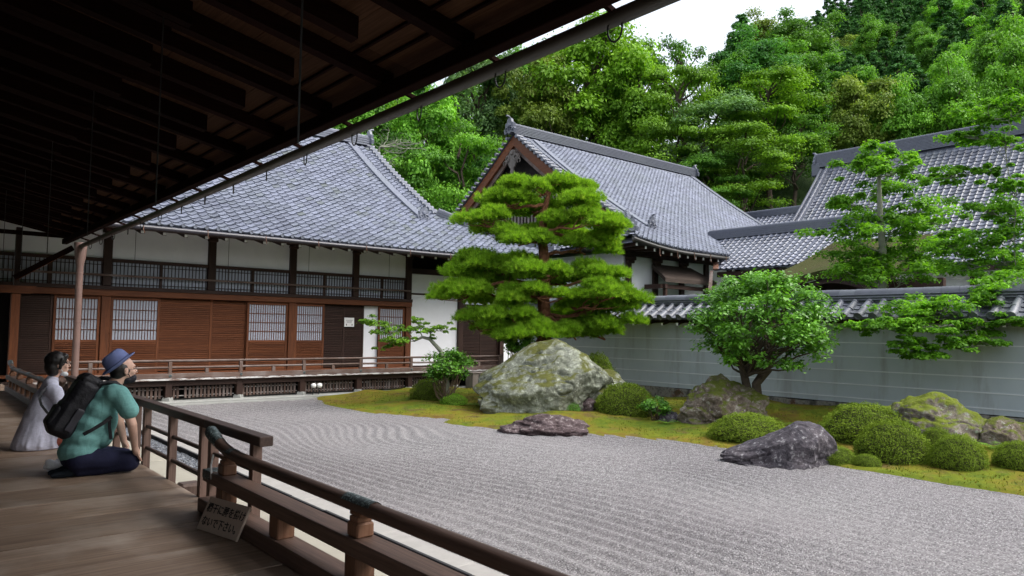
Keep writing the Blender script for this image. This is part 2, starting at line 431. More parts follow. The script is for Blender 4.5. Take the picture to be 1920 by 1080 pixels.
# hills
def hill_z(x, y):
    x = np.asarray(x, float); y = np.asarray(y, float)
    r = np.hypot(x, y); az = np.degrees(np.arctan2(x, y))
    zl = (np.clip(r - 44, 0, 16) * 0.72 + np.clip(r - 60, 0, 60) * 0.34) * sstep(68, 55, az) + np.clip(r - 44, 0, 30) * 0.42 * sstep(52, 62, az)
    zr = np.clip(r - 66, 0, 196) * 0.50 * sstep(49, 64, az) * (1 + 0.14 * sstep(60, 72, az))
    zz = np.maximum(zl, zr) + 1.6 * sstep(45, 70, r) * vnoise(np.stack([x * .04, y * .04, 0 * x], -1), 21) 
    return np.where(r < 44, 0, zz) * sstep(-30, 5, az + 0 * x)
def make_terrain():
    m = bpy.data.materials.new('forest_floor'); t, nd, lk = nodes_of(m); v = coords(t, rnd=False)
    a = noise(t, v, 0.25, 6, 0.7)
    finish(t, ramp(t, a, [(0.3, (0.012, 0.03, 0.008)), (0.7, (0.035, 0.065, 0.014))]), 0.95, bump(t, noise(t, v, 1.5, 6, 0.7), 1.0, 0.6), 0.1); MATS['forest_floor'] = m
    rs = np.concatenate([[0.0, 10, 20, 30, 38], np.arange(44, 262, 4), [280, 330, 450, 800, 1500, 2600]]); az = np.radians(np.arange(0, 360, 3))
    A, B = np.meshgrid(az, rs); x = (B * np.sin(A)).ravel(); y = (B * np.cos(A)).ravel()
    z = hill_z(x, y) - 0.12
    n = len(az); i = np.arange(len(x)).reshape(len(rs), n); j = np.roll(i, -1, 1)
    F = np.stack([i[:-1], i[1:], j[1:], j[:-1]], -1).reshape(-1, 4)
    tag(link('ground', npmesh('ground', np.stack([x, y, z], -1), F, 'forest_floor', smooth=True)), 'earth ground rising into the wooded hillside', 'ground', kind='structure')
make_terrain()
# strips between veranda and gravel
pv = thing('stone_paving', 'pale stone apron along the foot of the veranda', 'paving'); pv['kind'] = 'structure'
y = -1.2; k = 0
while y < 18.2:
    L = 1.35 + 0.5 * random.random(); y1 = min(y + L, 18.2)
    bx('paving_slab', 'paving', pv, 0.9, 2.93, y, y1 - 0.006, -0.12, 0.045 + 0.006 * random.random(), 0.006); y = y1
kb = thing('granite_kerb', 'row of long pale granite kerb slabs edging the gravel', 'kerb'); kb['kind'] = 'structure'
y = -1.0
while y < 18.2:
    L = 1.1 + 0.75 * random.random(); y1 = min(y + L, 18.2)
    bx('kerb_slab', 'granite', kb, 3.36, 3.575, y, y1 - 0.007, -0.12, 0.055 + 0.007 * random.random(), 0.008); y = y1
te = thing('tile_edging', 'thin dark tile edging beside the pebble strip', 'edging'); te['kind'] = 'structure'
for x0 in (2.937, 3.325):
    for q in range(24):
        bx('edging_tile', 'tile_edge', te, x0, x0 + 0.03, -1.2 + q * 0.8, -1.2 + q * 0.8 + 0.793, -0.1, 0.07 + 0.01 * random.random(), 0.003)
def pebbles():
    m = bpy.data.materials.new('pebble'); t, nd, lk = nodes_of(m); at = nd.new('ShaderNodeAttribute'); at.attribute_name = 'tint'
    finish(t, ramp(t, at.outputs['Fac'], [(0, (0.05, 0.055, 0.065)), (0.7, (0.13, 0.14, 0.16)), (1, (0.3, 0.31, 0.33))]), 0.75); MATS['pebble'] = m
    base = np.array([(1, 0, 0), (-1, 0, 0), (0, 1, 0), (0, -1, 0), (0, 0, .7), (0, 0, -.7)]); fc = np.array([(0, 2, 4), (2, 1, 4), (1, 3, 4), (3, 0, 4)])
    n = 14000; c = np.stack([rng.uniform(2.98, 3.315, n), 1.0 + 17 * rng.uniform(0, 1, n) ** 1.25, rng.uniform(0.0, 0.02, n)], -1)
    s = rng.uniform(0.010, 0.021, n); a = rng.uniform(0, 6.28, n); ca, sa = np.cos(a), np.sin(a)
    B = base[None] * s[:, None, None] * rng.uniform(.7, 1.3, (n, 1, 3)); V = B.copy()
    V[..., 0] = B[..., 0] * ca[:, None] - B[..., 1] * sa[:, None]; V[..., 1] = B[..., 0] * sa[:, None] + B[..., 1] * ca[:, None]
    V = (V + c[:, None]).reshape(-1, 3); F = (fc[None] + 6 * np.arange(n)[:, None, None]).reshape(-1, 3)
    o = link('drip_pebbles', npmesh('drip_pebbles', V, F, 'pebble', tint=np.repeat(rng.uniform(0, 1, n), 4)))
    tag(o, 'strip of blue grey drip line pebbles below the eave', 'pebbles', kind='stuff')
    b = bx('drip_bed', 'soil', None, 2.968, 3.324, -1.2, 18.2, -0.1, 0.004, 0); tag(b, 'bed under the drip line pebbles', 'ground', kind='structure')
pebbles()
# ================================================================== NEAR VERANDA
DZ = 0.62
dk = thing('veranda_floor', 'worn timber veranda floor of wide weathered boards', 'floor'); dk['kind'] = 'structure'
y = -1.5
while y < 18.35:
    wd = 0.55 + 0.07 * random.random()
    bx('floor_board', 'deck_wood', dk, -1.7, 1.775, y, min(y + wd, 18.38) - 0.009, DZ - 0.06, DZ - 0.004 * random.random(), 0.0015); y += wd
bx('edge_beam', 'dark_wood_y', dk, 1.52, 1.70, -1.5, 18.3, DZ - 0.24, DZ - 0.062)
for q in range(12):
    bx('floor_strut', 'dark_wood_z', dk, 1.50, 1.64, -0.9 + q * 1.7, -0.76 + q * 1.7, 0.04, DZ - 0.242)

def low_railing(name, label, y0, y1, post_ys, xr=1.70, near_end=False, far_end=True):
    t = thing(name, label, 'railing', (xr, (y0 + y1) / 2, DZ), 'old temple railings along the veranda edge')
    # y1 is the far end; round top rail with up-curved tip
    pts = [(xr, y0, DZ + 0.428)]
    n = 10
    if near_end: pts = [(xr, y0 - 0.30 + 0.06 * k, DZ + 0.428 + 0.10 * ((5 - k) / 5) ** 2) for k in range(6)]
    pts += [(xr, y1 - 0.55, DZ + 0.428)] + [(xr, y1 - 0.5 + 0.06 * k, DZ + 0.428 + 0.10 * (k / 9) ** 2) for k in range(10)]
    MB().tube(pts, 0.036, 14).build('top_rail', 'koran_wood', t, smooth=True)
    tip = pts[-4:]
    cap = [tuple(np.array(tip[0])), tuple(np.array(tip[1])), tuple(np.array(tip[2])), tuple(np.array(tip[3])), tuple(np.array(tip[3]) + (0, 0.03, 0.012))]
    MB().tube(cap, [0.039, 0.041, 0.045, 0.043, 0.026], 14).build('tip_cap', 'copper_green', t, smooth=True)
    for py in post_ys:
        # metal band plate over the rail
        bp = [(xr, py - 0.13 + 0.026 * k, DZ + 0.4305) for k in range(11)]
        V = []; F = []
        for (a, b, c) in bp:
            for k in range(7):
                an = R(20 + 140 * k / 6); V.append((a + 0.0395 * math.cos(an), b, c + 0.0395 * math.sin(an)))
        for i in range(10):
            for k in range(6): F.append((i * 7 + k, i * 7 + k + 1, (i + 1) * 7 + k + 1, (i + 1) * 7 + k))
        MB().add(V, F).build('metal_band', 'copper_green', t, smooth=True)
        p = MB().box(xr - 0.045, xr + 0.045, py - 0.05, py + 0.05, DZ + 0.292, DZ + 0.36, 0.008).box(xr - 0.038, xr + 0.038, py - 0.040, py + 0.040, DZ + 0.36, DZ + 0.385, 0.004)
        p.box(xr - 0.03, xr + 0.03, py - 0.055, py + 0.055, DZ + 0.385, DZ + 0.405, 0.008)
        p.build('rail_block', 'koran_block', t)
        bx('lower_post', 'koran_block', t, xr - 0.05, xr + 0.05, py - 0.055, py + 0.055, DZ + 0.093, DZ + 0.215, 0.006)
    bx('middle_rail', 'koran_wood', t, xr - 0.065, xr + 0.065, y0, y1 - 0.02, DZ + 0.215, DZ + 0.292, 0.007)
    if far_end: bx('end_plate', 'copper_green', t, xr - 0.067, xr + 0.067, y1 - 0.16, y1 - 0.018, DZ + 0.235, DZ + 0.2945, 0.004)
    bx('base_rail', 'koran_wood', t, xr - 0.07, xr + 0.07, y0, y1 + 0.05, DZ + 0.002, DZ + 0.093, 0.006)
    for i in range(len(post_ys) - 1):
        my = (post_ys[i] + post_ys[i + 1]) / 2
        bx('lower_post', 'koran_block', t, xr - 0.05, xr + 0.05, my - 0.06, my + 0.06, DZ + 0.093, DZ + 0.215, 0.006)
    return t
kr = low_railing('low_railing', 'low railing in the foreground with rounded rail and green metal bands', -0.9, 5.16, [-0.50, 1.30, 3.09, 4.86])
MB().tube([(1.645, 4.97, DZ + 0.41), (1.635, 4.98, DZ + 0.34), (1.64, 4.97, DZ + 0.25)], 0.006, 6).build('tie_wire', 'white_tip', kr)
low_railing('low_railing', 'low old railing further along the veranda, left of the seated woman', 11.2, 16.4, [11.6, 12.75, 13.9, 15.05, 16.0], near_end=True)
def fence_section(y0, y1, posts, label):
    x = 1.80; k_ = 1.80 / 1.72; y0 *= k_; y1 *= k_; posts = [p * k_ for p in posts]
    t = thing('fence_section', label, 'fence', (x, (y0 + y1) / 2, 0.05), 'wooden safety fence sections on the veranda edge')
    bx('top_rail', 'fence_wood_y', t, x - 0.045, x + 0.045, y0, y1, DZ + 0.51, DZ + 0.572, 0.006)
    for py in posts: bx('post', 'fence_wood_z', t, x - 0.03, x + 0.03, py - 0.032, py + 0.032, 0.052, DZ + 0.51, 0.003)
    for z in (DZ + 0.15, DZ + 0.34): 
        MB().tube([(x, posts[0] + 0.03, z), (x, posts[-1] - 0.03, z)], 0.017, 8).build('cross_bar', 'fence_wood_y', t, smooth=True)
fence_section(4.28, 5.30, [4.44, 5.20], 'nearest wooden fence section, ending beside the upturned rail tip')
fence_section(5.306, 7.10, [5.40, 6.16, 6.92], 'second wooden fence section, right beside the kneeling man')
fence_section(7.106, 8.90, [7.25, 8.0, 8.74], 'third wooden fence section, behind the kneeling man')
fence_section(8.906, 10.70, [9.05, 9.8, 10.54], 'farthest wooden fence section, behind the seated woman')
for i, (sx, sy, L) in enumerate(((1.98, 6.55, 0.16), (2.02, 6.18, 0.22))):
    o = MB().box(sx - 0.09, sx + 0.09, sy - L / 2, sy + L / 2, 0.05, 0.62 - 0.07 - 0.08 * i, 0.02).build('step_stone', 'soil' if 0 else 'rail_wood_z')
    tag(o, ('upper' if i == 0 else 'lower') + ' timber step block outside the wooden fence', 'step', 'step blocks below the fence')

# ---- eave of the near hall
ev = thing('hall_eave', 'dark deep eave of the near hall with exposed rafters overhead', 'roof', (0, 8, 3.6))
def bz(X): return 3.80 + 0.21 * (2.75 - X)
YE = 18.2
# boards run parallel to the eave
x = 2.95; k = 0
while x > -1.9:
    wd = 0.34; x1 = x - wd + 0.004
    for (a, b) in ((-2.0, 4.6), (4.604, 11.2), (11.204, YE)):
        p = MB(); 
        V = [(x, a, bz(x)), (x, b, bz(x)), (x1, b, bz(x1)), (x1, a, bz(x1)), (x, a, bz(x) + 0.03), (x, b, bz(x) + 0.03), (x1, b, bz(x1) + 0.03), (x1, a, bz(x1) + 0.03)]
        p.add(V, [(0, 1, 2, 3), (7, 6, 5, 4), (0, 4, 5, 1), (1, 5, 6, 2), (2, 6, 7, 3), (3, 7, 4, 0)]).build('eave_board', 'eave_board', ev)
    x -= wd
def rafter(name, yc, xa, xb, w_, h_, mat='eave_wood_x'):
    V = []
    for xx in (xa, xb):
        for yy in (yc - w_ / 2, yc + w_ / 2):
            V += [(xx, yy, bz(xx) - h_), (xx, yy, bz(xx) - 0.002)]
    return MB().add(V, [(0, 1, 3, 2), (4, 6, 7, 5), (0, 4, 5, 1), (2, 3, 7, 6), (0, 2, 6, 4), (1, 5, 7, 3)]).build(name, mat, ev)
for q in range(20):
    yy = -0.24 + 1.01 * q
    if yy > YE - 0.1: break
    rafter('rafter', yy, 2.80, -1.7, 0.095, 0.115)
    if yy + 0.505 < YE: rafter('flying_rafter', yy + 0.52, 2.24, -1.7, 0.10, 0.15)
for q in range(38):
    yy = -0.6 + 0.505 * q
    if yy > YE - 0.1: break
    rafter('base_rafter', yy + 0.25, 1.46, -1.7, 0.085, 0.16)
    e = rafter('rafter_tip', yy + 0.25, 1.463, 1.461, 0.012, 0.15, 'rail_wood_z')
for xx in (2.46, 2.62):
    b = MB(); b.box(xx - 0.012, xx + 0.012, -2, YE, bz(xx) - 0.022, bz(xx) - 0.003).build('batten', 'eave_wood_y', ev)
bx('fascia_beam', 'eave_wood_y', ev, 2.70, 2.80, -2, YE + 0.1, 3.575, 3.685, 0.006)
bx('fascia_strip', 'door_wood_y', ev, 2.803, 2.83, -2, YE, 3.60, 3.655, 0.003)
bx('eave_lip', 'rail_wood_y', ev, 2.86, 2.955, -2, YE, 3.715, 3.757, 0.004)
# unseen roof slab and dark hall wall, added to block daylight from the veranda
V = [(2.97, -2.2, bz(2.97) + 0.05), (2.97, YE + .3, bz(2.97) + 0.05), (-2.2, YE + .3, bz(-2.2) + 0.4), (-2.2, -2.2, bz(-2.2) + 0.4)]
V2 = [(a, b, c + 0.2) for a, b, c in V]
MB().add(V + V2, [(0, 1, 2, 3), (7, 6, 5, 4), (0, 4, 5, 1), (1, 5, 6, 2), (2, 6, 7, 3), (3, 7, 4, 0)]).build('roof_shade_slab', 'roof_tile', ev)
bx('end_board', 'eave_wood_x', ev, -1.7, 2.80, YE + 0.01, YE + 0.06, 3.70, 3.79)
MB().prism([(YE + 0.02, 3.60), (YE + 0.06, 3.60), (YE + 0.06, 4.9), (YE + 0.02, 4.9)], 0, -1.7, -1.6).build('end_batten', 'eave_wood_z', ev)
bx('hall_shade_wall', 'dark_wood_z', ev, -1.85, -1.7, -2, 18.2, 0.4, 4.8)  # out of view, added to keep the veranda side dark
# gutter with hangers
def half_pipe(pts, r, mat, name, par, lip=0.004):
    V = []; F = []; n = 11
    for p in pts:
        for rr in (r, r - lip):
            for k in range(n):
                a = math.pi + math.pi * k / (n - 1); V.append((p[0] + rr * math.cos(a), p[1], p[2] + rr * math.sin(a)))
    for i in range(len(pts) - 1):
        b0, b1 = i * 2 * n, (i + 1) * 2 * n
        for k in range(n - 1):
            F.append((b0 + k, b1 + k, b1 + k + 1, b0 + k + 1)); F.append((b0 + n + k, b0 + n + k + 1, b1 + n + k + 1, b1 + n + k))
        F.append((b0, b0 + n, b1 + n, b1)); F.append((b0 + n - 1, b1 + n - 1, b1 + 2 * n - 1, b0 + 2 * n - 1))
    return MB().add(V, F).build(name, mat, par, smooth=True)
def gz(yy): return 3.665 - 0.006 * yy
gt = half_pipe([(3.03, yy, gz(yy)) for yy in np.linspace(-2, 18.05, 12)], 0.062, 'gutter_metal', 'rain_gutter', ev)
hk = MB()
hp = [(0, 0, 0.03), (0, 0, -0.02)] + [(0.0 + 0.0, 0.045 * (1 - math.cos(a)), -0.03 - 0.075 * math.sin(a)) for a in np.linspace(0, math.pi, 9)] + [(0.0, 0.085, 0.01), (-0.03, 0.06, 0.03)]
hk.tube(hp, 0.006, 5); hkm = mesh_of(hk, 'gutter_hook', 'iron')
hb = mesh_of(MB().bar((0, 0, 0), (-0.20, 0, 0.06), 0.03, 0.03), 'gutter_bracket', 'eave_wood_x')
for q in range(18):
    yy = 0.65 + 1.02 * q
    if yy > 17.9: break
    h = place('gutter_hook', hkm, ev, (3.03, yy, gz(yy) - 0.055), (0, 0, R(random.uniform(-25, 25))))
    place('gutter_bracket', hb, ev, (3.03, yy + 0.03, gz(yy) - 0.01))
dp = MB()
dp.lathe([(0.0, 3.62), (0.125, 3.62), (0.13, 3.60), (0.115, 3.36), (0.075, 3.12), (0.072, 3.10), (0.072, 0.02)], (3.03, 18.12, 0), 18).build('downpipe', 'downpipe_brown', ev, smooth=True)
for z in (2.95, 1.9): MB().lathe([(0.077, z), (0.077, z + 0.03)], (3.03, 18.12, 0), 18).build('pipe_collar', 'downpipe_brown', ev, smooth=True)
MB().bar((2.92, 18.32, 3.52), (1.92, 18.62, 2.82), 0.09, 0.11, 0.006).build('brace', 'eave_wood_x', ev)
MB().bar((2.92, 18.32, 3.462), (1.95, 18.62, 2.775), 0.05, 0.012).build('brace_edge', 'door_wood_x', ev)
for q in range(7):
    yy = 3.0 + 2.25 * q
    MB().tube([(1.3, yy, 4.0), (1.3, yy, 2.66)], 0.0048, 6).build('hanging_rod', 'iron', ev)
# corner post
cp = thing('corner_post', 'square timber post with wide cap where the two verandas meet', 'post', (1.98, 18.85, 0.6))
bx('post', 'door_wood_z', cp, 1.90, 2.06, 18.78, 18.94, 0.622, 2.50, 0.006)
MB().prism([(2.50, 18.76), (2.66, 18.70), (2.66, 19.0), (2.50, 18.96)][::-1], 0, 0, 0) if 0 else None
MB().prism([(1.6, 2.66), (2.36, 2.66), (2.27, 2.50), (1.68, 2.50)], 1, 18.78, 18.95) if 0 else None
p = MB(); V = [(1.62, 18.75, 2.505), (2.26, 18.75, 2.505), (2.34, 18.75, 2.665), (1.55, 18.75, 2.665)]
p.add(V + [(a, 18.97, c) for a, b, c in V], [(0, 1, 2, 3), (7, 6, 5, 4), (0, 4, 5, 1), (1, 5, 6, 2), (2, 6, 7, 3), (3, 7, 4, 0)]).build('cap', 'door_wood_x', cp)
bx('upper_post', 'dark_wood_z', cp, 1.93, 2.03, 18.80, 18.92, 2.67, 3.92, 0.004)
bx('sill_block', 'dark_wood_x', cp, 1.80, 2.16, 18.70, 19.0, 0.0, 0.615, 0.004)
# ================================================================== ROOF TOOLS
def tile_mesh(name, w_, l_, mat):
    prof = []
    for k in range(8):
        u = k / 7
        z = -0.020 * math.sin(math.pi * u / 0.66) if u < 0.66 else 0.036 * math.sin(math.pi * (u - 0.66) / 0.34)
        prof.append((u * w_, z))
    V = [(x, 0.0, z + 0.040) for x, z in prof] + [(x, l_, z + 0.004) for x, z in prof] + [(x, 0.008, z + 0.004) for x, z in prof]
    F = [(k, k + 1, 9 + k, 8 + k) for k in range(7)] + [(16 + k, 17 + k, k + 1, k) for k in range(7)]
    return np.array(V, float), np.array(F, int)
TW, TL = 0.265, 0.235
def frame(p, es, et):
    es = es / np.linalg.norm(es); et = et - es * (et @ es); et = et / np.linalg.norm(et); n = np.cross(es, et)
    return np.stack([es, et, n], 1), p
def tile_field(roof, surf, s0, s1, L, clip, w_=TW, l_=TL, keep=300, mat='roof_tile', seed=0):
    """surf(s,t) -> world point, t in metres up the slope from the eave"""
    rg = np.random.default_rng(seed)
    TV, TF = tile_mesh('tile', w_, l_ * 1.12, mat)
    off = root_off(roof); items = []
    ns = int((s1 - s0) / w_); nt_ = int(L / l_)
    for j in range(nt_):
        for i in range(ns):
            s = s0 + i * w_; t = j * l_
            if not clip(s + w_ / 2, t + l_ / 2): continue
            p = surf(s, t); ps = surf(s + 0.05, t) - p; pt = surf(s, t + 0.05) - p
            M, p = frame(p, ps, pt)
            jit = rg.normal(0, 0.010, 3); a = rg.normal(0, 0.012)
            items.append((np.linalg.norm(p - CAM), M, p + M[:, 2] * 0.01 + M @ (jit * 0.35), a))
    items.sort(key=lambda q: q[0])
    me = npmesh('tile', TV, TF, mat, smooth=True); me.set_sharp_from_angle(angle=R(50))
    a_ = me.attributes.new('tint', 'FLOAT', 'FACE'); a_.data.foreach_set('value', np.full(len(TF), 0.5, np.float32))
    for d, M, p, a in items[:keep]:
        o = bpy.data.objects.new('tile', me); COL.objects.link(o); o.parent = roof
        q = p - off; c, s_ = math.cos(a), math.sin(a); Mr = M @ np.array([[c, -s_, 0], [s_, c, 0], [0, 0, 1]])
        o.matrix_local = Matrix([[*Mr[0], q[0]], [*Mr[1], q[1]], [*Mr[2], q[2]], [0, 0, 0, 1]])
    rest = items[keep:]
    if rest:
        V = np.concatenate([TV @ M.T + p for d, M, p, a in rest]) - off
        F = np.concatenate([TF + k * len(TV) for k in range(len(rest))])
        ti = np.repeat(rg.uniform(0, 1, len(rest)), len(TF))
        m2 = npmesh('tile_courses', V, F, mat, tint=ti, smooth=True); m2.set_sharp_from_angle(angle=R(50))
        o = link('tile_courses', m2, roof); o['kind'] = 'stuff'
def ridge(roof, pts, h=0.34, wd=0.15, name='ridge', cap=True, mat='roof_tile', side=None):
    prof = []; z = -0.06; n = max(2, int(h / 0.075)); prof_r = []
    for k in range(n):
        z0 = z + k * (h / n); z1 = z0 + h / n * 0.62; ww = wd * (1 - 0.25 * k / n)
        prof_r += [(ww, z0), (ww, z1), (ww - 0.028, z1), (ww - 0.028, z0 + h / n)]
    prof_l = [(-a, b) for a, b in prof_r][::-1]
    topz = z + h; arc = [(0.075 * math.cos(a), topz + 0.075 * math.sin(a)) for a in np.linspace(0, math.pi, 8)]
    o = MB().sweep(pts, prof_r + arc + prof_l, side=side).build(name, mat, roof)
    if cap:   # joints of the ridge-top tiles
        m = MB(); P_ = [np.array(p) for p in pts]; acc = 0
        for a, b in zip(P_[:-1], P_[1:]):
            L = np.linalg.norm(b - a); 
            for k in range(max(1, int(L / 0.30))):
                c = a + (b - a) * (k + 0.5) / max(1, int(L / 0.30)); d = (b - a) / L
                m.sweep([c - d * 0.02, c + d * 0.02], [(0.088 * math.cos(q), topz + 0.088 * math.sin(q)) for q in np.linspace(-0.2, math.pi + 0.2, 8)], side=side)
        m.build('ridge_collars', mat, o)['kind'] = 'stuff'
    return o
def ridge_end(roof, p, yaw, s=1.0, mat='roof_tile'):
    """ornamental end tile: shouldered plaque with scrolls and a round boss"""
    m = MB(); out = [(-.30, -.28), (-.34, -.10), (-.24, -.02), (-.26, .14), (-.15, .20), (-.11, .33), (0, .40), (.11, .33), (.15, .20), (.26, .14), (.24, -.02), (.34, -.10), (.30, -.28), (.12, -.22), (0, -.30), (-.12, -.22)]
    m.prism([(b * s, a * s) for a, b in out][::-1] if 0 else [(a * s, b * s) for a, b in out], 1, -0.05 * s, 0.06 * s) if 0 else None
    V = [(a * s, -0.06 * s, b * s) for a, b in out] + [(a * s, 0.06 * s, b * s) for a, b in out]; n = len(out)
    m.add(V, [tuple(range(n)), tuple(range(n, 2 * n))[::-1]] + [((i + 1) % n, i, n + i, n + (i + 1) % n) for i in range(n)])
    m.lathe([(0.0, -0.13 * s), (0.06 * s, -0.125 * s), (0.10 * s, -0.09 * s), (0.11 * s, -0.06 * s)], (0, 0, 0.06 * s), 12, 1)
    for sx in (-1, 1):
        m.tube([(sx * 0.14 * s + 0.09 * s * math.cos(a) * sx, -0.075 * s, -0.10 * s + 0.08 * s * math.sin(a)) for a in np.linspace(-1.2, 3.6, 9)], 0.028 * s, 6)
    m.tube([(0, 0.0, 0.36 * s), (0, -0.10 * s, 0.43 * s), (0, -0.20 * s, 0.44 * s)], 0.045 * s, 8)
    Mx = Matrix.Translation(p) @ Matrix.Rotation(yaw, 4, 'Z')
    m.v = [tuple(Mx @ Vector(v)) for v in m.v]
    return m.build('ridge_end_tile', mat, roof)
def grid_surface(fn, us, vs):
    V = [fn(u, v) for v in vs for u in us]; n = len(us)
    F = [(j * n + i, j * n + i + 1, (j + 1) * n + i + 1, (j + 1) * n + i) for j in range(len(vs) - 1) for i in range(n - 1)]
    return V, F
def eave_ends(roof, surf, s0, s1, step=TW, r=0.045, mat='roof_tile'):
    m = MB(); m.lathe([(0.0, -0.012), (r * .72, -0.012), (r * .78, -0.02), (r, -0.02), (r, 0.03)], (0, 0, 0), 10, 1)
    me = mesh_of(m, 'eave_end_tile', mat); s = s0
    while s < s1:
        p = surf(s + step * 0.82, 0.0); place('eave_end_tile', me, roof, p + np.array([0, -0.02, 0.035])); s += step

# ================================================================== LEFT HALL (facing the court)
HA = thing('temple_hall', 'long wooden temple hall with lattice doors, white plaster and grey tiled roof', 'building', (9, 20, 0))
YF = 20.0
bx('dark_void_back', 'void', HA, 0.8, 17.0, 20.5, 20.6, 0.3, 4.6, 0)  # near-black box, its colour stands in for the shade inside the hall
bx('dark_void_side', 'void', HA, 0.72, 0.8, 20.0, 20.6, 0.3, 4.6, 0)
bx('dark_void_floor', 'void', HA, 0.8, 17.0, 20.16, 20.5, 0.5, 0.6, 0)
PX = [1.55, 3.92, 6.38, 8.62, 10.60, 12.46]
PX2 = [14.50, 16.28]
for i, px in enumerate(PX + PX2):
    bx('post', 'dark_wood_z', HA, px - 0.095, px + 0.095, YF - 0.10, YF + 0.09, 2.80, 4.62, 0.008)
for px in (1.55, 3.92, 8.62, 12.46): bx('lower_post', 'door_wood_z', HA, px - 0.10, px + 0.10, YF - 0.105, YF + 0.09, 0.62, 2.548, 0.008)
for px in PX2: bx('lower_post', 'dark_wood_z', HA, px - 0.09, px + 0.09, YF - 0.10, YF + 0.09, 0.62, 2.80, 0.008)
bx('lintel', 'door_wood_x', HA, 1.0, 12.56, YF - 0.135, YF + 0.05, 2.55, 2.795, 0.012)
bx('lintel_lip', 'dark_wood_x', HA, 1.0, 12.56, YF - 0.16, YF - 0.136, 2.70, 2.795, 0.006)
bx('transom_beam', 'dark_wood_x', HA, 1.0, 12.50, YF - 0.06, YF + 0.06, 3.39, 3.47, 0.006)
bx('transom_rail', 'rail_wood_x', HA, 1.0, 12.50, YF - 0.125, YF - 0.085, 3.03, 3.085, 0.005)
bx('sill', 'door_wood_x', HA, 1.0, 12.56, YF - 0.12, YF + 0.10, 0.62, 0.685, 0.006)
# upper plaster panels and transom lattices
for a, b in zip(PX[:-1], PX[1:]):
    bx('plaster_panel', 'plaster_white', HA, a + 0.096, b - 0.096, YF, YF + 0.08, 3.47, 4.60, 0)
    tr = bx('transom_paper', 'paper', HA, a + 0.096, b - 0.096, YF + 0.03, YF + 0.05, 2.80, 3.388, 0)
    m = MB(); x = a + 0.13
    while x < b - 0.11: m.box(x - 0.0085, x + 0.0085, YF + 0.005, YF + 0.026, 2.80, 3.388); x += 0.085
    for z in (2.86, 3.31): m.box(a + 0.097, b - 0.097, YF - 0.002, YF + 0.004, z - 0.008, z + 0.008)
    m.build('transom_lattice', 'dark_wood_z', tr)['kind'] = 'stuff'
    mm = (a + b) / 2; bx('transom_stile', 'dark_wood_z', tr, mm - 0.035, mm + 0.035, YF - 0.03, YF + 0.028, 2.796, 3.389)
bx('plaster_panel', 'plaster_white', HA, 1.0, 1.45, YF, YF + 0.08, 3.47, 4.60, 0)
def shoji(x0, x1, dy, label=None):
    z0, zm, z1 = 0.687, 1.46, 2.545
    d = bx('lattice_door', 'paper', HA, x0 + 0.05, x1 - 0.05, YF + dy + 0.012, YF + dy + 0.020, zm + 0.03, z1 - 0.07, 0)
    for xa in (x0, x1 - 0.062): bx('stile', 'door_wood_z', d, xa, xa + 0.062, YF + dy - 0.02, YF + dy + 0.02, z0, z1)
    for za, zb in ((z0, z0 + 0.09), (zm - 0.035, zm + 0.035), (z1 - 0.075, z1)): bx('rail', 'door_wood_x', d, x0 + 0.063, x1 - 0.063, YF + dy - 0.018, YF + dy + 0.018, za, zb, 0.003)
    m = MB(); n = max(6, int(round((x1 - x0 - 0.12) / 0.066)))
    for k in range(1, n): xx = x0 + 0.06 + (x1 - x0 - 0.12) * k / n; m.box(xx - 0.0075, xx + 0.0075, YF + dy - 0.004, YF + dy + 0.011, zm + 0.036, z1 - 0.076)
    for k in range(1, 4): zz = zm + 0.035 + (z1 - zm - 0.11) * k / 4 ; m.box(x0 + 0.063, x1 - 0.063, YF + dy - 0.010, YF + dy - 0.005, zz - 0.008, zz + 0.008)
    m.build('lattice', 'door_wood_z', d)['kind'] = 'stuff'
    bx('panel', 'door_wood_x', d, x0 + 0.063, x1 - 0.063, YF + dy - 0.002, YF + dy + 0.012, z0 + 0.09, zm - 0.036, 0)
    for k in range(14):
        zz = z0 + 0.115 + k * (zm - 0.06 - z0 - 0.09) / 14
        bx('slat', 'door_wood_x', d, x0 + 0.064, x1 - 0.064, YF + dy - 0.022, YF + dy - 0.003, zz, zz + 0.026, 0.003)
    if label: d['label'] = label
def slat_door(x0, x1, dy, mat='door_wood_x'):
    z0, z1 = 0.687, 2.545
    d = bx('slatted_door', mat, HA, x0 + 0.05, x1 - 0.05, YF + dy, YF + dy + 0.012, z0 + 0.02, z1 - 0.02, 0)
    for xa in (x0, x1 - 0.055): bx('stile', mat[:-1] + 'z', d, xa, xa + 0.055, YF + dy - 0.024, YF + dy + 0.014, z0, z1)
    n = 36
    for k in range(n):
        zz = z0 + 0.03 + k * (z1 - z0 - 0.06) / n
        bx('slat', mat, d, x0 + 0.056, x1 - 0.056, YF + dy - 0.018, YF + dy - 0.001, zz, zz + 0.028, 0.003)
slat_door(2.15, 2.84, 0.0, 'dark_wood_x')
shoji(2.84, 3.81, -0.04); shoji(4.03, 5.15, -0.04)
slat_door(5.10, 6.45, 0.02); slat_door(6.42, 7.40, 0.045)
shoji(7.36, 8.51, -0.04); shoji(8.73, 9.62, -0.04)
slat_door(9.55, 10.30, 0.02, 'dark_wood_x'); slat_door(10.26, 10.95, 0.045, 'dark_wood_x')
bx('sliding_panel', 'plaster_white', HA, 10.96, 11.44, YF + 0.06, YF + 0.09, 0.69, 2.54, 0)
shoji(11.42, 12.35, -0.02)
nb = bx('notice_board', 'white_tip', HA, 10.28, 10.60, YF - 0.020, YF - 0.004, 1.90, 2.17, 0.003)
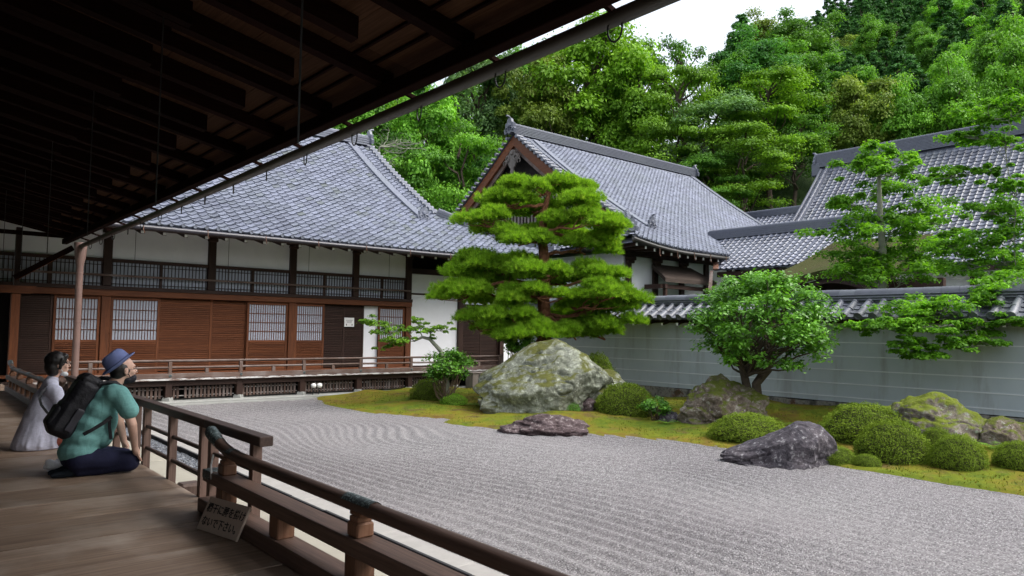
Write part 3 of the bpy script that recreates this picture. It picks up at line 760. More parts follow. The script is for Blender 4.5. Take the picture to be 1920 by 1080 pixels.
for (a, b, c, d_) in ((10.33, 10.55, 2.09, 2.10), (10.35, 10.53, 2.055, 2.063), (10.36, 10.52, 2.02, 2.028), (10.335, 10.36, 1.935, 1.985), (10.52, 10.545, 1.935, 1.985)):
    bx('printed_mark', 'gutter_dark', nb, a, b, YF - 0.023, YF - 0.0205, c, d_, 0)
# white end wall and the last doors
bx('plaster_wall', 'plaster_white', HA, 12.565, 14.41, YF, YF + 0.08, 0.70, 2.955, 0)
bx('plaster_wall', 'plaster_white', HA, 12.565, 14.41, YF, YF + 0.08, 3.01, 3.62, 0)
bx('wall_rail', 'dark_wood_x', HA, 12.56, 14.41, YF - 0.03, YF + 0.07, 2.955, 3.01)
bx('wall_base', 'dark_wood_x', HA, 12.56, 16.3, YF - 0.05, YF + 0.08, 0.62, 0.70)
bx('wall_head', 'dark_wood_x', HA, 12.56, 17.0, YF - 0.06, YF + 0.08, 3.62, 3.80)
slat_door(14.60, 15.42, 0.0, 'dark_wood_x'); slat_door(15.38, 16.19, 0.03, 'dark_wood_x')
bx('door_head', 'dark_wood_x', HA, 14.59, 16.19, YF - 0.05, YF + 0.06, 2.545, 2.72)
bx('plaster_wall', 'plaster_white', HA, 14.59, 16.19, YF, YF + 0.08, 2.72, 3.62, 0)
bx('plaster_wall', 'plaster_white', HA, 16.37, 17.0, YF, YF + 0.08, 0.0, 3.62, 0)
m = MB(); V = [(12.56, YF - 0.10, 3.62), (12.95, YF - 0.10, 3.62), (13.1, YF - 0.10, 3.78), (12.56, YF - 0.10, 3.78)]
m.add(V + [(a, YF - 0.06, c) for a, b, c in V], [(0, 1, 2, 3), (7, 6, 5, 4), (0, 4, 5, 1), (1, 5, 6, 2), (2, 6, 7, 3), (3, 7, 4, 0)]).build('bracket', 'dark_wood_x', HA)
for px in PX + PX2: 
    m = MB(); m.box(px - 0.22, px + 0.22, YF - 0.13, YF - 0.02, 4.18, 4.30, 0.03); m.box(px - 0.13, px + 0.13, YF - 0.135, YF - 0.02, 4.08, 4.179, 0.03); m.build('bracket', 'dark_wood_x', HA)
bx('wall_beam', 'dark_wood_x', HA, 1.0, 17.0, YF - 0.09, YF + 0.06, 4.30, 4.45)
# veranda deck, foundation
XL, XR_ = 2.2, 15.1
for q in range(5):
    bx('veranda_board', 'rail_wood_x', HA, XL - 0.2, XR_, 18.42 + q * 0.315, 18.42 + q * 0.315 + 0.311, 0.565, 0.618 - 0.002 * (q % 2), 0.003)
def worn():
    m = bpy.data.materials.new('worn_edge'); t, nd, lk = nodes_of(m); v = coords(t, (3, 3, 18)); a = noise(t, v, 2.0, 5, 0.7)
    finish(t, ramp(t, a, [(0.42, (0.14, 0.09, 0.075)), (0.56, (0.55, 0.55, 0.54))]), 0.8, None, 0.2); MATS['worn_edge'] = m
worn()
bx('worn_edge', 'worn_edge', HA, XL - 0.2, XR_, 18.395, 18.417, 0.575, 0.617, 0.002)
bx('edge_beam', 'dark_wood_x', HA, XL - 0.2, XR_, 18.50, 18.62, 0.435, 0.563, 0.004)
bx('stone_ledge', 'concrete', HA, XL, 15.3, 18.22, 19.3, -0.1, 0.085, 0.012)
bx('ledge_kerb', 'concrete', HA, XL, 8.5, 18.12, 18.215, -0.1, 0.035, 0.008)
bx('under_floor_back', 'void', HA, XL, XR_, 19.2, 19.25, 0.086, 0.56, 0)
RX = [3.38 + 1.66 * k for k in range(8)]
for px in RX:
    bx('floor_post', 'dark_wood_z', HA, px - 0.075, px + 0.075, 18.49, 18.64, 0.17, 0.563, 0.006)
    m = MB(); m.lathe([(0.0, 0.172), (0.10, 0.172), (0.12, 0.15), (0.135, 0.085)], (px, 18.565, 0), 4); m.build('base_stone', 'concrete', HA)
m = MB(); m.box(-0.027, 0.027, -0.012, 0.012, 0, 0.275, 0.003); pk = mesh_of(m, 'picket', 'rail_wood_z')
for a, b in zip(RX[:-1], RX[1:]):
    if a > 13.2: break
    n = 16
    for k in range(n):
        xx = a + 0.11 + (b - a - 0.22) * (k + 0.5) / n
        if abs(a - 5.04) < 0.05 and k == 2: continue
        place('picket', pk, HA, (xx, 18.66, 0.128 + random.uniform(-0.008, 0.008)), (0, random.uniform(-0.03, 0.03), 0))
    for z in (0.19, 0.345): bx('picket_rail', 'worn_edge', HA, a + 0.076, b - 0.076, 18.675, 18.70, z - 0.012, z + 0.012, 0)
# railing (parts of the hall, pieces one level down)
rl = MB().tube([(2.58, 18.47, 0.78), (2.64, 18.47, 0.88), (2.74, 18.47, 0.97), (2.9, 18.47, 1.02), (3.1, 18.47, 1.03), (XR_, 18.47, 1.03)], 0.03, 10).build('railing', 'rail_wood_x', HA, smooth=True)
MB().tube([(2.78, 18.47, 0.70), (2.84, 18.47, 0.79), (2.95, 18.47, 0.86), (3.15, 18.47, 0.875), (XR_, 18.47, 0.875)], 0.026, 8).build('middle_rail', 'rail_wood_x', rl, smooth=True)
bx('base_rail', 'rail_wood_x', rl, 2.9, XR_, 18.42, 18.52, 0.622, 0.735, 0.006)
for px in RX:
    bx('rail_post', 'rail_wood_z', rl, px - 0.04, px + 0.04, 18.435, 18.505, 0.736, 1.005, 0.005)
    MB().lathe([(0, 18.405), (0.02, 18.404), (0.034, 18.41), (0.036, 18.4195)], (px, 0, 0.68), 12, 1).build('stud', 'copper_green', rl, smooth=True)
    if px + 0.83 < XR_: bx('rail_strut', 'rail_wood_z', rl, px + 0.80, px + 0.88, 18.44, 18.50, 0.736, 0.85, 0.005)
bx('rail_post', 'rail_wood_z', rl, XR_ - 0.06, XR_ + 0.04, 18.43, 18.51, 0.62, 1.09, 0.005)
# eave: soffit, rafters, gutter
A_E, A_ZE, A_YR, A_ZR = 18.0, 4.12, 26.0, 9.12
XG, XC = 14.2, 17.2
def A_lift(X): return 0.34 * np.clip((X - 12.0) / 5.2, 0, 1) ** 2
def zA(Y, X=0.0):
    t = (Y - A_E) / (A_YR - A_E); return A_ZE + (A_ZR - A_ZE) * (0.76 * t + 0.24 * t * t) + A_lift(X) * (1 - t) ** 3
_ty = np.linspace(A_E, A_YR, 200); _ta = np.concatenate([[0], np.cumsum(np.hypot(np.diff(_ty), np.diff(zA(_ty))))])
def surfA(s, t):
    Y = np.interp(t, _ta, _ty); return np.array([s, Y, zA(Y, s) + 0.03])
RA = MB()
V, F = grid_surface(lambda u, v: (min(u, XG if v > 21 else XC - (v - 18)), v, zA(v, u)), list(np.linspace(-3, XC, 42)), list(np.linspace(A_E, A_YR, 24)))
RA.add(V, F)
V, F = grid_surface(lambda u, v: (XC - (v - 18) * 1.0, 18 + (v - 18) + u * (2 * (26 - v)), zA(v, XC)), [0, 0.5, 1], list(np.linspace(18, 21, 8))); RA.add(V, F)
RA.add([(XG, 21, zA(21)), (XG, 31, zA(21)), (XG, 26, A_ZR)], [(0, 1, 2)])
RA.add([(-3, 26, A_ZR), (XG, 26, A_ZR), (XG, 34, 4.1), (-3, 34, 4.1)], [(0, 1, 2, 3)])
RFA = RA.build('roof', 'roof_tile', HA, smooth=True)
def clipA(s, t):
    Y = np.interp(t, _ta, _ty); return s < (XG - 0.05 if Y > 21 else XC - (Y - 18) - 0.1)
tile_field(RFA, surfA, 3.0, XC, _ta[-1] - 0.1, clipA, seed=1)
eave_ends(RFA, surfA, 3.0, XC - 0.3)
ridge(RFA, [(-3, 26, A_ZR + 0.05), (XG, 26, A_ZR + 0.05)], 0.36, 0.19)
ridge_end(RFA, (XG + 0.05, 26, A_ZR + 0.30), R(90), 0.9)
kp = [(XG - 0.85 + 0.15 * 0, v, zA(v) + 0.06) for v in np.linspace(25.8, 20.7, 14)]
ridge(RFA, kp, 0.26, 0.14, 'descending_ridge', side=(1, 0, 0)); ridge_end(RFA, (XG - 0.85, 20.55, zA(20.55) + 0.22), 0, 0.72)
vg = [(XG - 0.02, v, zA(v) + 0.05) for v in np.linspace(26, 21, 16)]
MB().sweep(vg, [(0.10, -0.10), (0.10, 0.03), (0.05, 0.08), (-0.05, 0.08), (-0.10, 0.03), (-0.10, -0.10)], side=(1, 0, 0)).build('verge', 'roof_tile', RFA)
m = MB().tube([(-0.16, 0, 0), (0.16, 0, 0.0)], 0.075, 8); vt = mesh_of(m, 'verge_tile', 'roof_tile', True)
for q in range(22):
    v = 25.8 - q * 0.225; place('verge_tile', vt, RFA, (XG + 0.0, v, zA(v) + 0.09))
hp_ = [(XC - d - 0.02, 18 + d, zA(18 + d, XC - d) + 0.06) for d in np.linspace(3.0, 0.15, 12)]
ridge(RFA, hp_, 0.24, 0.13, 'hip_ridge'); ridge_end(RFA, (XC - 0.08, 18.02, zA(18.0, XC) + 0.2), R(45), 0.6)
bx('eave_board', 'dark_wood_x', HA, -2.5, 16.9, 18.02, 18.08, 4.00, 4.075)
V, F = grid_surface(lambda u, v: (u, v, 4.06 + (v - 18.05) * 0.22 + A_lift(u) * (1 - (v - 18.05) / 2.2)), list(np.linspace(-2.5, 17.0, 20)), [18.09, 20.2]); MB().add(V, F).build('soffit', 'dark_wood_y', HA)
rm = MB(); 
def rafA(xx):
    l = float(A_lift(xx)); z0 = 3.93 + l; z1 = 4.38
    V = []
    for yy, zz in ((18.12, z0), (20.0, z1)):
        for dx in (-0.04, 0.04): V += [(xx + dx, yy, zz), (xx + dx, yy, zz + 0.10)]
    MB().add(V, [(0, 1, 3, 2), (4, 6, 7, 5), (0, 4, 5, 1), (2, 3, 7, 6), (0, 2, 6, 4), (1, 5, 7, 3)]).build('rafter', 'dark_wood_y', HA)
    bx('rafter_tip', 'white_tip', HA, xx - 0.035, xx + 0.035, 18.112, 18.118, z0 + 0.01, z0 + 0.085, 0)
x = 3.3
while x < 16.6: rafA(x); x += 0.47
half_pts = [(xx, 17.93, 4.06 + float(A_lift(xx)) * 0.8) for xx in np.linspace(2.5, 16.0, 20)]
MB().tube(half_pts, 0.055, 10).build('rain_gutter', 'gutter_dark', HA, smooth=True)
for q in range(9):
    xx = 4.2 + q * 1.4
    MB().tube([(xx, 17.88, 4.12), (xx, 17.86, 3.98), (xx + 0.03, 17.90, 3.93), (xx + 0.05, 17.96, 3.99)], 0.008, 5).build('gutter_hook', 'copper_brown', HA)
for xx in (4.35, 6.55, 8.75, 11.3, 13.6): MB().tube([(xx, 19.2, 4.25), (xx, 19.2, 3.0)], 0.006, 5).build('hanging_rod', 'iron', HA)
# small things by the hall
for i, xx in enumerate((8.60, 8.77)):
    l = thing('garden_lamp', ('left' if i == 0 else 'right') + ' of two round white floodlights under the hall veranda', 'lamp', (xx, 18.35, 0.085), 'round white floodlights')
    MB().lathe([(0, 18.29), (0.045, 18.30), (0.062, 18.32), (0.064, 18.35), (0.05, 18.42), (0.02, 18.44), (0, 18.44)], (xx, 0, 0.33), 14, 1).build('head', 'white_tip', l, smooth=True)
    MB().tube([(xx, 18.40, 0.30), (xx, 18.40, 0.086)], 0.014, 6).build('stem', 'iron', l)
wb = thing('wooden_box', 'grey weathered wooden box at the end of the hall veranda', 'box', (13.85, 18.0, 0))
for k in range(3): bx('side_board', 'box_wood', wb, 13.46 + k * 0.275, 13.46 + k * 0.275 + 0.27, 17.82, 18.18, 0.02, 0.54, 0.006)
bx('lid', 'box_wood', wb, 13.44, 14.31, 17.80, 18.20, 0.542, 0.575, 0.006)
bx('batten', 'box_wood', wb, 13.70, 13.75, 17.795, 17.818, 0.03, 0.53, 0.003)
bx('batten', 'box_wood', wb, 14.02, 14.07, 17.795, 17.818, 0.03, 0.53, 0.003)
# ================================================================== GARDEN WALL
GW = thing('garden_wall', 'long grey plaster garden wall with white lines and tiled coping', 'wall', (15.85, 8, 0))
def wall_plaster():
    m = bpy.data.materials.new('wall_plaster'); t, nd, lk = nodes_of(m); v = coords(t, rnd=False)
    a = noise(t, v, 0.8, 5, 0.6); st = noise(t, coords(t, (2, 2, 0.35), rnd=False), 1.6, 5, 0.65)
    c = ramp(t, a, [(0.3, (0.36, 0.41, 0.445)), (0.7, (0.44, 0.485, 0.515))])
    c = mixc(t, ramp(t, st, [(0.50, (0, 0, 0)), (0.75, (0.7, 0.7, 0.7))]), c, (0.23, 0.225, 0.215))
    finish(t, c, 0.85, bump(t, noise(t, v, 30, 3), 0.1, 0.003), 0.25); MATS['wall_plaster'] = m
    m = bpy.data.materials.new('wall_base'); t, nd, lk = nodes_of(m); v = coords(t, rnd=False)
    a = noise(t, v, 2.6, 6, 0.7, 0.5); b = noise(t, v, 14, 5, 0.7)
    c = ramp(t, a, [(0.36, (0.05, 0.05, 0.045)), (0.47, (0.20, 0.19, 0.17)), (0.56, (0.24, 0.23, 0.20)), (0.64, (0.11, 0.055, 0.035)), (0.75, (0.05, 0.06, 0.03))])
    c = mixc(t, ramp(t, b, [(0.5, (0, 0, 0)), (0.62, (0.7, 0.7, 0.7))]), c, (0.06, 0.06, 0.05))
    finish(t, c, 0.95, bump(t, b, 0.7, 0.02), 0.15); MATS['wall_base'] = m
wall_plaster(); plain('wall_line', (0.60, 0.63, 0.65), 0.9, 0.12, 3, 0.05)
WY0, WY1 = -3.0, 18.2
bx('plaster', 'wall_plaster', GW, 15.60, 16.10, WY0, WY1, 0.44, 2.12, 0)
# rough foundation stones
y = WY0
while y < WY1:
    L = random.uniform(0.45, 0.95); y1 = min(y + L, WY1); zt = 0.44 + random.uniform(-0.03, 0.0)
    bx('foundation_stone', 'wall_base', GW, 15.575 + random.uniform(-0.02, 0.015), 16.12, y, y1 - 0.008, 0.0, zt, 0.012); y = y1
for z in (0.55, 0.835, 1.125, 1.415, 1.71):
    bx('white_line', 'wall_line', GW, 15.592, 15.603, WY0, WY1, z - 0.011, z + 0.011, 0)
bx('eave_beam', 'dark_wood_y', GW, 15.50, 16.2, WY0, WY1, 2.121, 2.19)
y = 3.0
while y < WY1:
    MB().bar((15.27, y, 2.085), (15.62, y, 2.17), 0.05, 0.06).build('rafter', 'dark_wood_x', GW)
    bx('rafter_tip', 'white_tip', GW, 15.258, 15.264, y - 0.027, y + 0.027, 2.05, 2.118, 0); y += 0.48
# coping tiles
E_X, E_Z, R_X, R_Z = 15.16, 2.215, 15.80, 2.60
sl = np.array([R_X - E_X, 0, R_Z - E_Z]); SL = np.linalg.norm(sl); ud = sl / SL; nd_ = np.array([-ud[2], 0, ud[0]])
CR = bx('coping', 'dark_wood_y', GW, 15.22, 16.48, WY0, WY1, 2.191, 2.205, 0)
for sgn in (1, -1):
    V = [(15.85 - sgn * (15.85 - E_X), WY0, E_Z - .005), (15.85 - sgn * (15.85 - E_X), WY1, E_Z - .005), (15.85 - sgn * 0.05, WY1, R_Z - .01), (15.85 - sgn * 0.05, WY0, R_Z - .01)]
    MB().add(V, [(0, 1, 2, 3)]).build('coping_bed', 'wall_tile', CR)
def orient(p, yaxis_dir=(0, 1, 0)):
    # local x = up-slope, local y = along wall, local z = normal
    return Matrix([[ud[0], 0, nd_[0], p[0]], [0, 1, 0, p[1]], [ud[2], 0, nd_[2], p[2]], [0, 0, 0, 1]])
PITCH = 0.30; CL = SL / 2.6
V = []; n = 9
for i, (xx, r_) in enumerate(((0, 0.082), (CL * 1.08, 0.070))):
    for k in range(n):
        a = math.pi * k / (n - 1); V.append((xx, -r_ * math.cos(a), r_ * math.sin(a) * 1.05))
F = [(k, n + k, n + k + 1, k + 1) for k in range(n - 1)] + [tuple(range(n))]
cvm = npmesh('cover_tile', V, F, 'wall_tile', smooth=True); cvm.set_sharp_from_angle(angle=R(50))
dm = MB().lathe([(0.0, -0.022), (0.055, -0.022), (0.06, -0.03), (0.086, -0.03), (0.086, 0.0)], (0, 0, 0), 14, 0); dme = mesh_of(dm, 'end_disc', 'wall_tile', True)
V = []
for xx, dz in ((0, 0.028), (0.185, 0.0)):
    for k in range(6):
        u = -1 + 2 * k / 5; V.append((xx, u * 0.11, dz + 0.03 * u * u - 0.028))
for k in range(6):
    u = -1 + 2 * k / 5; V.append((0.004, u * 0.11, 0.03 * u * u - 0.028))
F = [(6 + k, 7 + k, k + 1, k)[::-1] for k in range(5)] + [(k, k + 1, 13 + k, 12 + k) for k in range(5)]
pnm = npmesh('pan_tile', V, F, 'wall_tile')
y = 2.2; goff = Vector(root_off(CR))
base = np.array([E_X, 0, E_Z + 0.02])
def put(name, me, M):
    o = bpy.data.objects.new(name, me); COL.objects.link(o); o.parent = CR; M = M.copy(); M.translation -= goff; o.matrix_local = M
while y < WY1 - 0.1:
    for k in range(3):
        jj = random.uniform(-0.008, 0.008); p = base + ud * (k * CL) + nd_ * (0.012 - 0.003 * k) + np.array([0, y + jj, 0]); put('cover_tile', cvm, orient(p))
    put('end_disc', dme, orient(base + np.array([-0.005, y, 0.035])))
    for k in range(4):
        p = base + ud * (k * 0.17 + random.uniform(-.005, .005)) + nd_ * 0.008 + np.array([0, y + PITCH / 2, 0]); put('pan_tile', pnm, orient(p))
    y += PITCH
def layer(z0, z1, hw): return bx('ridge_course', 'wall_tile', CR, 15.85 - hw, 15.85 + hw, WY0, WY1, z0, z1, 0.01)
layer(2.545, 2.60, 0.13); layer(2.603, 2.625, 0.20); layer(2.628, 2.655, 0.155); layer(2.658, 2.680, 0.19); layer(2.683, 2.708, 0.14); layer(2.711, 2.733, 0.175)
m = MB(); m.sweep([(0, 0, 0), (0, 0.335, 0.004)], [(0.115 * math.cos(a), 0.12 * math.sin(a)) for a in np.linspace(0, math.pi, 9)]); rtm = mesh_of(m, 'ridge_tile', 'wall_tile', True)
y = 1.6
while y < WY1 - 0.33: place('ridge_tile', rtm, CR, (15.85, y, 2.735 + random.uniform(-.003, .003)), (0, 0, random.uniform(-.01, .01))); y += 0.338

# ================================================================== HALL BEHIND THE PINE
HB = thing('gabled_hall', 'big gabled temple hall behind the pine with carved gable pendant', 'building', (28, 24, 0))
BE, BZE, BYR, BZR = 17.2, 5.0, 26.4, 11.15
BX0, BXG, BXR = 20.0, 22.45, 36.0; DB = BXG - BX0
def liftB(X): return 0.30 * np.clip((23.5 - X) / 3.5, 0, 1) ** 2
def zB(Y, X=30.0):
    t = (Y - BE) / (BYR - BE); return BZE + (BZR - BZE) * (0.80 * t + 0.20 * t * t) + liftB(X) * (1 - t) ** 4
_by = np.linspace(BE, BYR, 200); _ba = np.concatenate([[0], np.cumsum(np.hypot(np.diff(_by), np.diff(zB(_by))))])
def surfB(s, t):
    Y = np.interp(t, _ba, _by); return np.array([s, Y, zB(Y, s) + 0.03])
def surfBs(s, t):   # skirt facing -X, s = -Y
    d = np.interp(t, _ba, _by) - BE; return np.array([BX0 + d, -s, zB(BE + d, BX0 + abs(-s - BE) * 0.6 + d) + 0.03])
rb = MB()
V, F = grid_surface(lambda u, v: (max(u, BXG - 0.4 if v > BE + DB else BX0 + v - BE), v, zB(v, u)), list(np.linspace(BX0, BXR, 36)), list(np.linspace(BE, BYR, 24))); rb.add(V, F)
V, F = grid_surface(lambda u, v: (BX0 + (v - BE), v + u * 2 * (BYR - v), zB(v, BX0 + 2 + abs(u - .0) * 9)), [0, .1, .25, .5, 1], list(np.linspace(BE, BE + DB + 0.3, 8))); rb.add(V, F)
V, F = grid_surface(lambda u, v: (u, 2 * BYR - v, zB(v)), [BXG - 0.4, BXR], list(np.linspace(BE, BYR, 14))); rb.add(V, F)
RFB = rb.build('roof', 'roof_tile', HB, smooth=True)
def clipB(s, t):
    Y = np.interp(t, _ba, _by); return s > (BXG - 0.35 if Y > BE + DB else BX0 + (Y - BE) + 0.1) and s < BXR - 0.1
tile_field(RFB, surfB, BX0, BXR, _ba[-1] - 0.12, clipB, seed=2)
SKL = float(np.interp(BE + DB, _by, _ba))
tile_field(RFB, surfBs, -2 * BYR + BE, -BE, SKL, lambda s, t: -s > BE + np.interp(t, _ba, _by) - BE + 0.1, keep=0, seed=3)
eave_ends(RFB, surfB, BX0 + 0.2, BXR)
ridge(RFB, [(BXG - 0.45, BYR, BZR + 0.05), (BXR + 0.2, BYR, BZR + 0.05)], 0.46, 0.20)
ridge_end(RFB, (BXG - 0.55, BYR, BZR + 0.30), R(-90), 1.15); ridge_end(RFB, (BXR + 0.25, BYR, BZR + 0.30), R(90), 1.0)
for sg in (0, 1):
    yy = lambda v: v if sg == 0 else 2 * BYR - v
    ridge(RFB, [(BXG + 0.75, yy(v), zB(v) + 0.06) for v in np.linspace(BYR - 0.3, BE + 1.9, 14)], 0.30, 0.16, 'descending_ridge', side=(1, 0, 0))
    ridge(RFB, [(BXG + 0.28, yy(v), zB(v) + 0.05) for v in np.linspace(BYR - 0.3, BE + DB, 14)], 0.10, 0.10, 'verge_roll', cap=False, side=(1, 0, 0))
    ridge(RFB, [(BXR - 0.25, yy(v), zB(v) + 0.06) for v in np.linspace(BYR - 0.2, BE + 0.4, 14)], 0.20, 0.20, 'verge_ridge', side=(1, 0, 0))
ridge_end(RFB, (BXG + 0.75, BE + 1.75, zB(BE + 1.75) + 0.26), 0, 0.8)
hpB = [(BX0 + d, BE + d, zB(BE + d, BX0 + d) + 0.06) for d in np.linspace(DB, 0.35, 12)]
ridge(RFB, hpB, 0.34, 0.15, 'hip_ridge'); ridge_end(RFB, (BX0 + 0.28, BE + 0.28, zB(BE + .28, BX0) + 0.30), R(-45), 0.75)
m = MB().tube([(-0.22, 0, 0), (0.2, 0, 0.0)], 0.085, 8); vtb = mesh_of(m, 'verge_tile', 'roof_tile', True)
for sg in (0, 1):
    for q in range(25):
        v = BYR - 0.35 - q * 0.265
        if v > BE + DB - 0.1: place('verge_tile', vtb, RFB, (BXG - 0.28, v if sg == 0 else 2 * BYR - v, zB(v) + 0.10))
# barge boards, pediment, pendant
for sg in (0, 1):
    vs = np.linspace(BYR, BE + DB - 0.25, 16); V = []
    for v in vs:
        Y = v if sg == 0 else 2 * BYR - v
        V += [(BXG - 0.33, Y, zB(v) - 0.06), (BXG - 0.33, Y, zB(v) - 0.55), (BXG - 0.20, Y, zB(v) - 0.55), (BXG - 0.20, Y, zB(v) - 0.06)]
    F = [(i * 4 + k, i * 4 + (k + 1) % 4, (i + 1) * 4 + (k + 1) % 4, (i + 1) * 4 + k) for i in range(15) for k in range(4)]
    if sg: F = [f[::-1] for f in F]
    MB().add(V, F).build('barge_board', 'door_wood_y', RFB)
    V = []
    for v in vs:
        Y = v if sg == 0 else 2 * BYR - v
        V += [(BXG - 0.19, Y, zB(v) - 0.08), (BXG - 0.19, Y, zB(v) - 0.80), (BXG - 0.10, Y, zB(v) - 0.80), (BXG - 0.10, Y, zB(v) - 0.08)]
    MB().add(V, F).build('inner_barge_board', 'rail_wood_y', RFB)
zb0 = zB(BE + DB)
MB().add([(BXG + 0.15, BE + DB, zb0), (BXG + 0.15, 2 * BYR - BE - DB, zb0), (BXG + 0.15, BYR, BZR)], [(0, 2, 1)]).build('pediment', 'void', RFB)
q = 0; Y = BYR - 5.0
while Y < BYR + 5.0:
    v = Y if Y < BYR else 2 * BYR - Y
    zt = min(zB(v) - 0.85, 8.6)
    if zt > zb0 + 0.2: bx('pediment_slat', 'box_wood', RFB, BXG + 0.06, BXG + 0.12, Y - 0.055, Y + 0.055, zb0 + 0.12, zt, 0.004)
    Y += 0.24
bx('tie_beam', 'rail_wood_y', RFB, BXG - 0.06, BXG + 0.14, BYR - 3.2, BYR + 3.2, 8.62, 8.86); bx('pediment_sill', 'dark_wood_y', RFB, BXG - 0.05, BXG + 0.10, BYR - 6, BYR + 6, zb0 - 0.05, zb0 + 0.12)
pn = [(0, .10), (.16, .06), (.22, -.08), (.42, -.16), (.52, -.34), (.40, -.44), (.28, -.36), (.30, -.52), (.20, -.72), (.10, -.80), (.12, -.96), (0, -1.10)]
pn = pn + [(-a, b) for a, b in pn[-2:0:-1]]; n = len(pn)
V = [(BXG - 0.42, BYR + a, BZR - 0.85 + b) for a, b in pn] + [(BXG - 0.345, BYR + a, BZR - 0.85 + b) for a, b in pn]
m = MB().add(V, [tuple(range(n))[::-1], tuple(range(n, 2 * n))] + [(i, (i + 1) % n, n + (i + 1) % n, n + i) for i in range(n)])
for sg in (-1, 1):
    m.tube([(BXG - 0.44, BYR + sg * (0.30 + 0.13 * math.cos(a)), BZR - 1.18 + 0.13 * math.sin(a)) for a in np.linspace(0, 5.2, 12)], 0.03, 6)
    m.tube([(BXG - 0.43, BYR + sg * (0.5 + 0.11 * math.cos(a)), BZR - 1.35 + 0.10 * math.sin(a)) for a in np.linspace(-1, 4.2, 10)], 0.03, 6)
m.lathe([(0, -0.5 + 0.0), (0.09, -0.48), (0.12, -0.42)], (BXG, BYR, BZR - 0.92), 6, 0)
m.build('gable_pendant', 'box_wood', RFB)
# walls below
YB = 18.75
bx('wall', 'plaster_white', HB, 21.5, 35.0, YB, YB + 0.2, 0.0, 4.95, 0)
bx('side_wall', 'plaster_white', HB, 21.4, 21.6, YB + 0.1, 33.0, 0.0, 4.95, 0)
for px in (21.5, 23.1, 24.8, 26.5, 28.2): bx('post', 'dark_wood_z', HB, px - 0.13, px + 0.13, YB - 0.12, YB - 0.002, 0, 5.0, 0.01)
for px in (21.5, 23.1, 24.8):
    m = MB().box(px - 0.30, px + 0.30, YB - 0.22, YB - 0.122, 4.62, 4.76, 0.04).box(px - 0.18, px + 0.18, YB - 0.24, YB - 0.122, 4.50, 4.619, 0.04); m.build('bracket', 'dark_wood_x', HB)
bx('wall_beam', 'dark_wood_x', HB, 20.8, 35.0, YB - 0.20, YB - 0.121, 4.77, 4.93)
MB().add([(20.1, 17.3, 5.1), (35, 17.3, 4.85), (35, YB + .1, 5.05), (21.5, YB + .1, 5.05)], [(0, 1, 2, 3)]).build('soffit', 'dark_wood_y', HB)
MB().add([(20.1, 17.3, 5.1), (21.5, YB, 5.05), (21.5, 34, 5.05), (20.1, 34, 5.0)], [(0, 1, 2, 3)]).build('soffit', 'dark_wood_x', HB)
MB().tube([(xx, 17.17, 4.90 + float(liftB(xx))) for xx in np.linspace(20.0, 30, 16)], 0.07, 8).build('rain_gutter', 'gutter_metal', HB, smooth=True)
xx = 20.35
while xx < 27:
    l = float(liftB(xx)); MB().bar((xx, 17.32, 4.78 + l), (xx, YB, 4.98), 0.09, 0.11).build('rafter', 'dark_wood_y', HB)
    bx('rafter_tip', 'white_tip', HB, xx - 0.045, xx + 0.045, 17.30, 17.315, 4.73 + l, 4.83 + l, 0); xx += 0.5
for q in range(5): MB().tube([(21.4 + q * 1.05, 17.1, 4.95), (21.4 + q * 1.05, 17.1, 4.72), (21.5 + q * 1.05, 17.15, 4.66), (21.58 + q * 1.05, 17.2, 4.72)], 0.014, 5).build('gutter_hook', 'copper_brown', HB)
# bark canopy on the hall front
cn = [(22.3, 17.55, 3.78), (25.6, 17.55, 3.78), (25.3, YB - .13, 4.40), (22.8, YB - .13, 4.40)]
MB().add(cn + [(a, b, c + 0.16) for a, b, c in cn], [(3, 2, 1, 0), (4, 5, 6, 7), (0, 1, 5, 4), (1, 2, 6, 5), (2, 3, 7, 6), (3, 0, 4, 7)]).build('canopy', 'bark_roof', HB)
bx('canopy_beam', 'dark_wood_x', HB, 22.2, 25.7, 17.7, 17.85, 3.55, 3.70); bx('canopy_post', 'dark_wood_z', HB, 22.5, 22.62, 17.70, 17.84, 0, 3.55); bx('canopy_post', 'dark_wood_z', HB, 25.3, 25.42, 17.70, 17.84, 0, 3.55)
bx('canopy_side', 'dark_wood_y', HB, 22.35, 22.50, 17.6, YB - .13, 3.55, 3.72)

# ================================================================== LINK ROOF AND BARK GABLE
HD = thing('link_corridor', 'low tiled corridor roof joining the gabled hall to the right hall', 'building', (26.5, 14, 0))
DX, DZE, DXR, DZR = 25.0, 4.35, 27.5, 6.0
DLs = math.hypot(DXR - DX, DZR - DZE)
def surfD(s, t):
    a = t / DLs; return np.array([DX + (DXR - DX) * a, -s, DZE + (DZR - DZE) * (0.85 * a + 0.15 * a * a) + 0.03])
MB().add([(DX, 11.4, DZE), (DX, 17.3, DZE), (DXR, 19.3, DZR), (DXR, 11.4, DZR)], [(3, 2, 1, 0)]).build('roof', 'roof_tile', HD); RFD = HD.children[0]
tile_field(RFD, surfD, -19.0, -11.4, DLs, lambda s, t: -s < 17.0 + t * 0.55, keep=300, seed=4)
ridge(RFD, [(DXR, 19.2, DZR + 0.02), (DXR, 11.3, DZR + 0.02)], 0.36, 0.2)
MB().bar((DX - 0.05, 17.15, DZE + 0.05), (DXR - 0.6, 18.5, DZR - 0.35), 0.22, 0.08, 0.02).build('valley_flashing', 'copper_brown', RFD)
bx('wall', 'plaster_white', HD, 26.0, 26.2, 11.5, 17.0, 0, 4.8, 0)
for yy in np.arange(11.6, 17, 1.7): bx('post', 'dark_wood_z', HD, 25.85, 25.998, yy, yy + 0.16, 0, 4.6)
bx('eave_beam', 'dark_wood_y', HD, 25.1, 25.3, 11.4, 17.2, 4.10, 4.30)
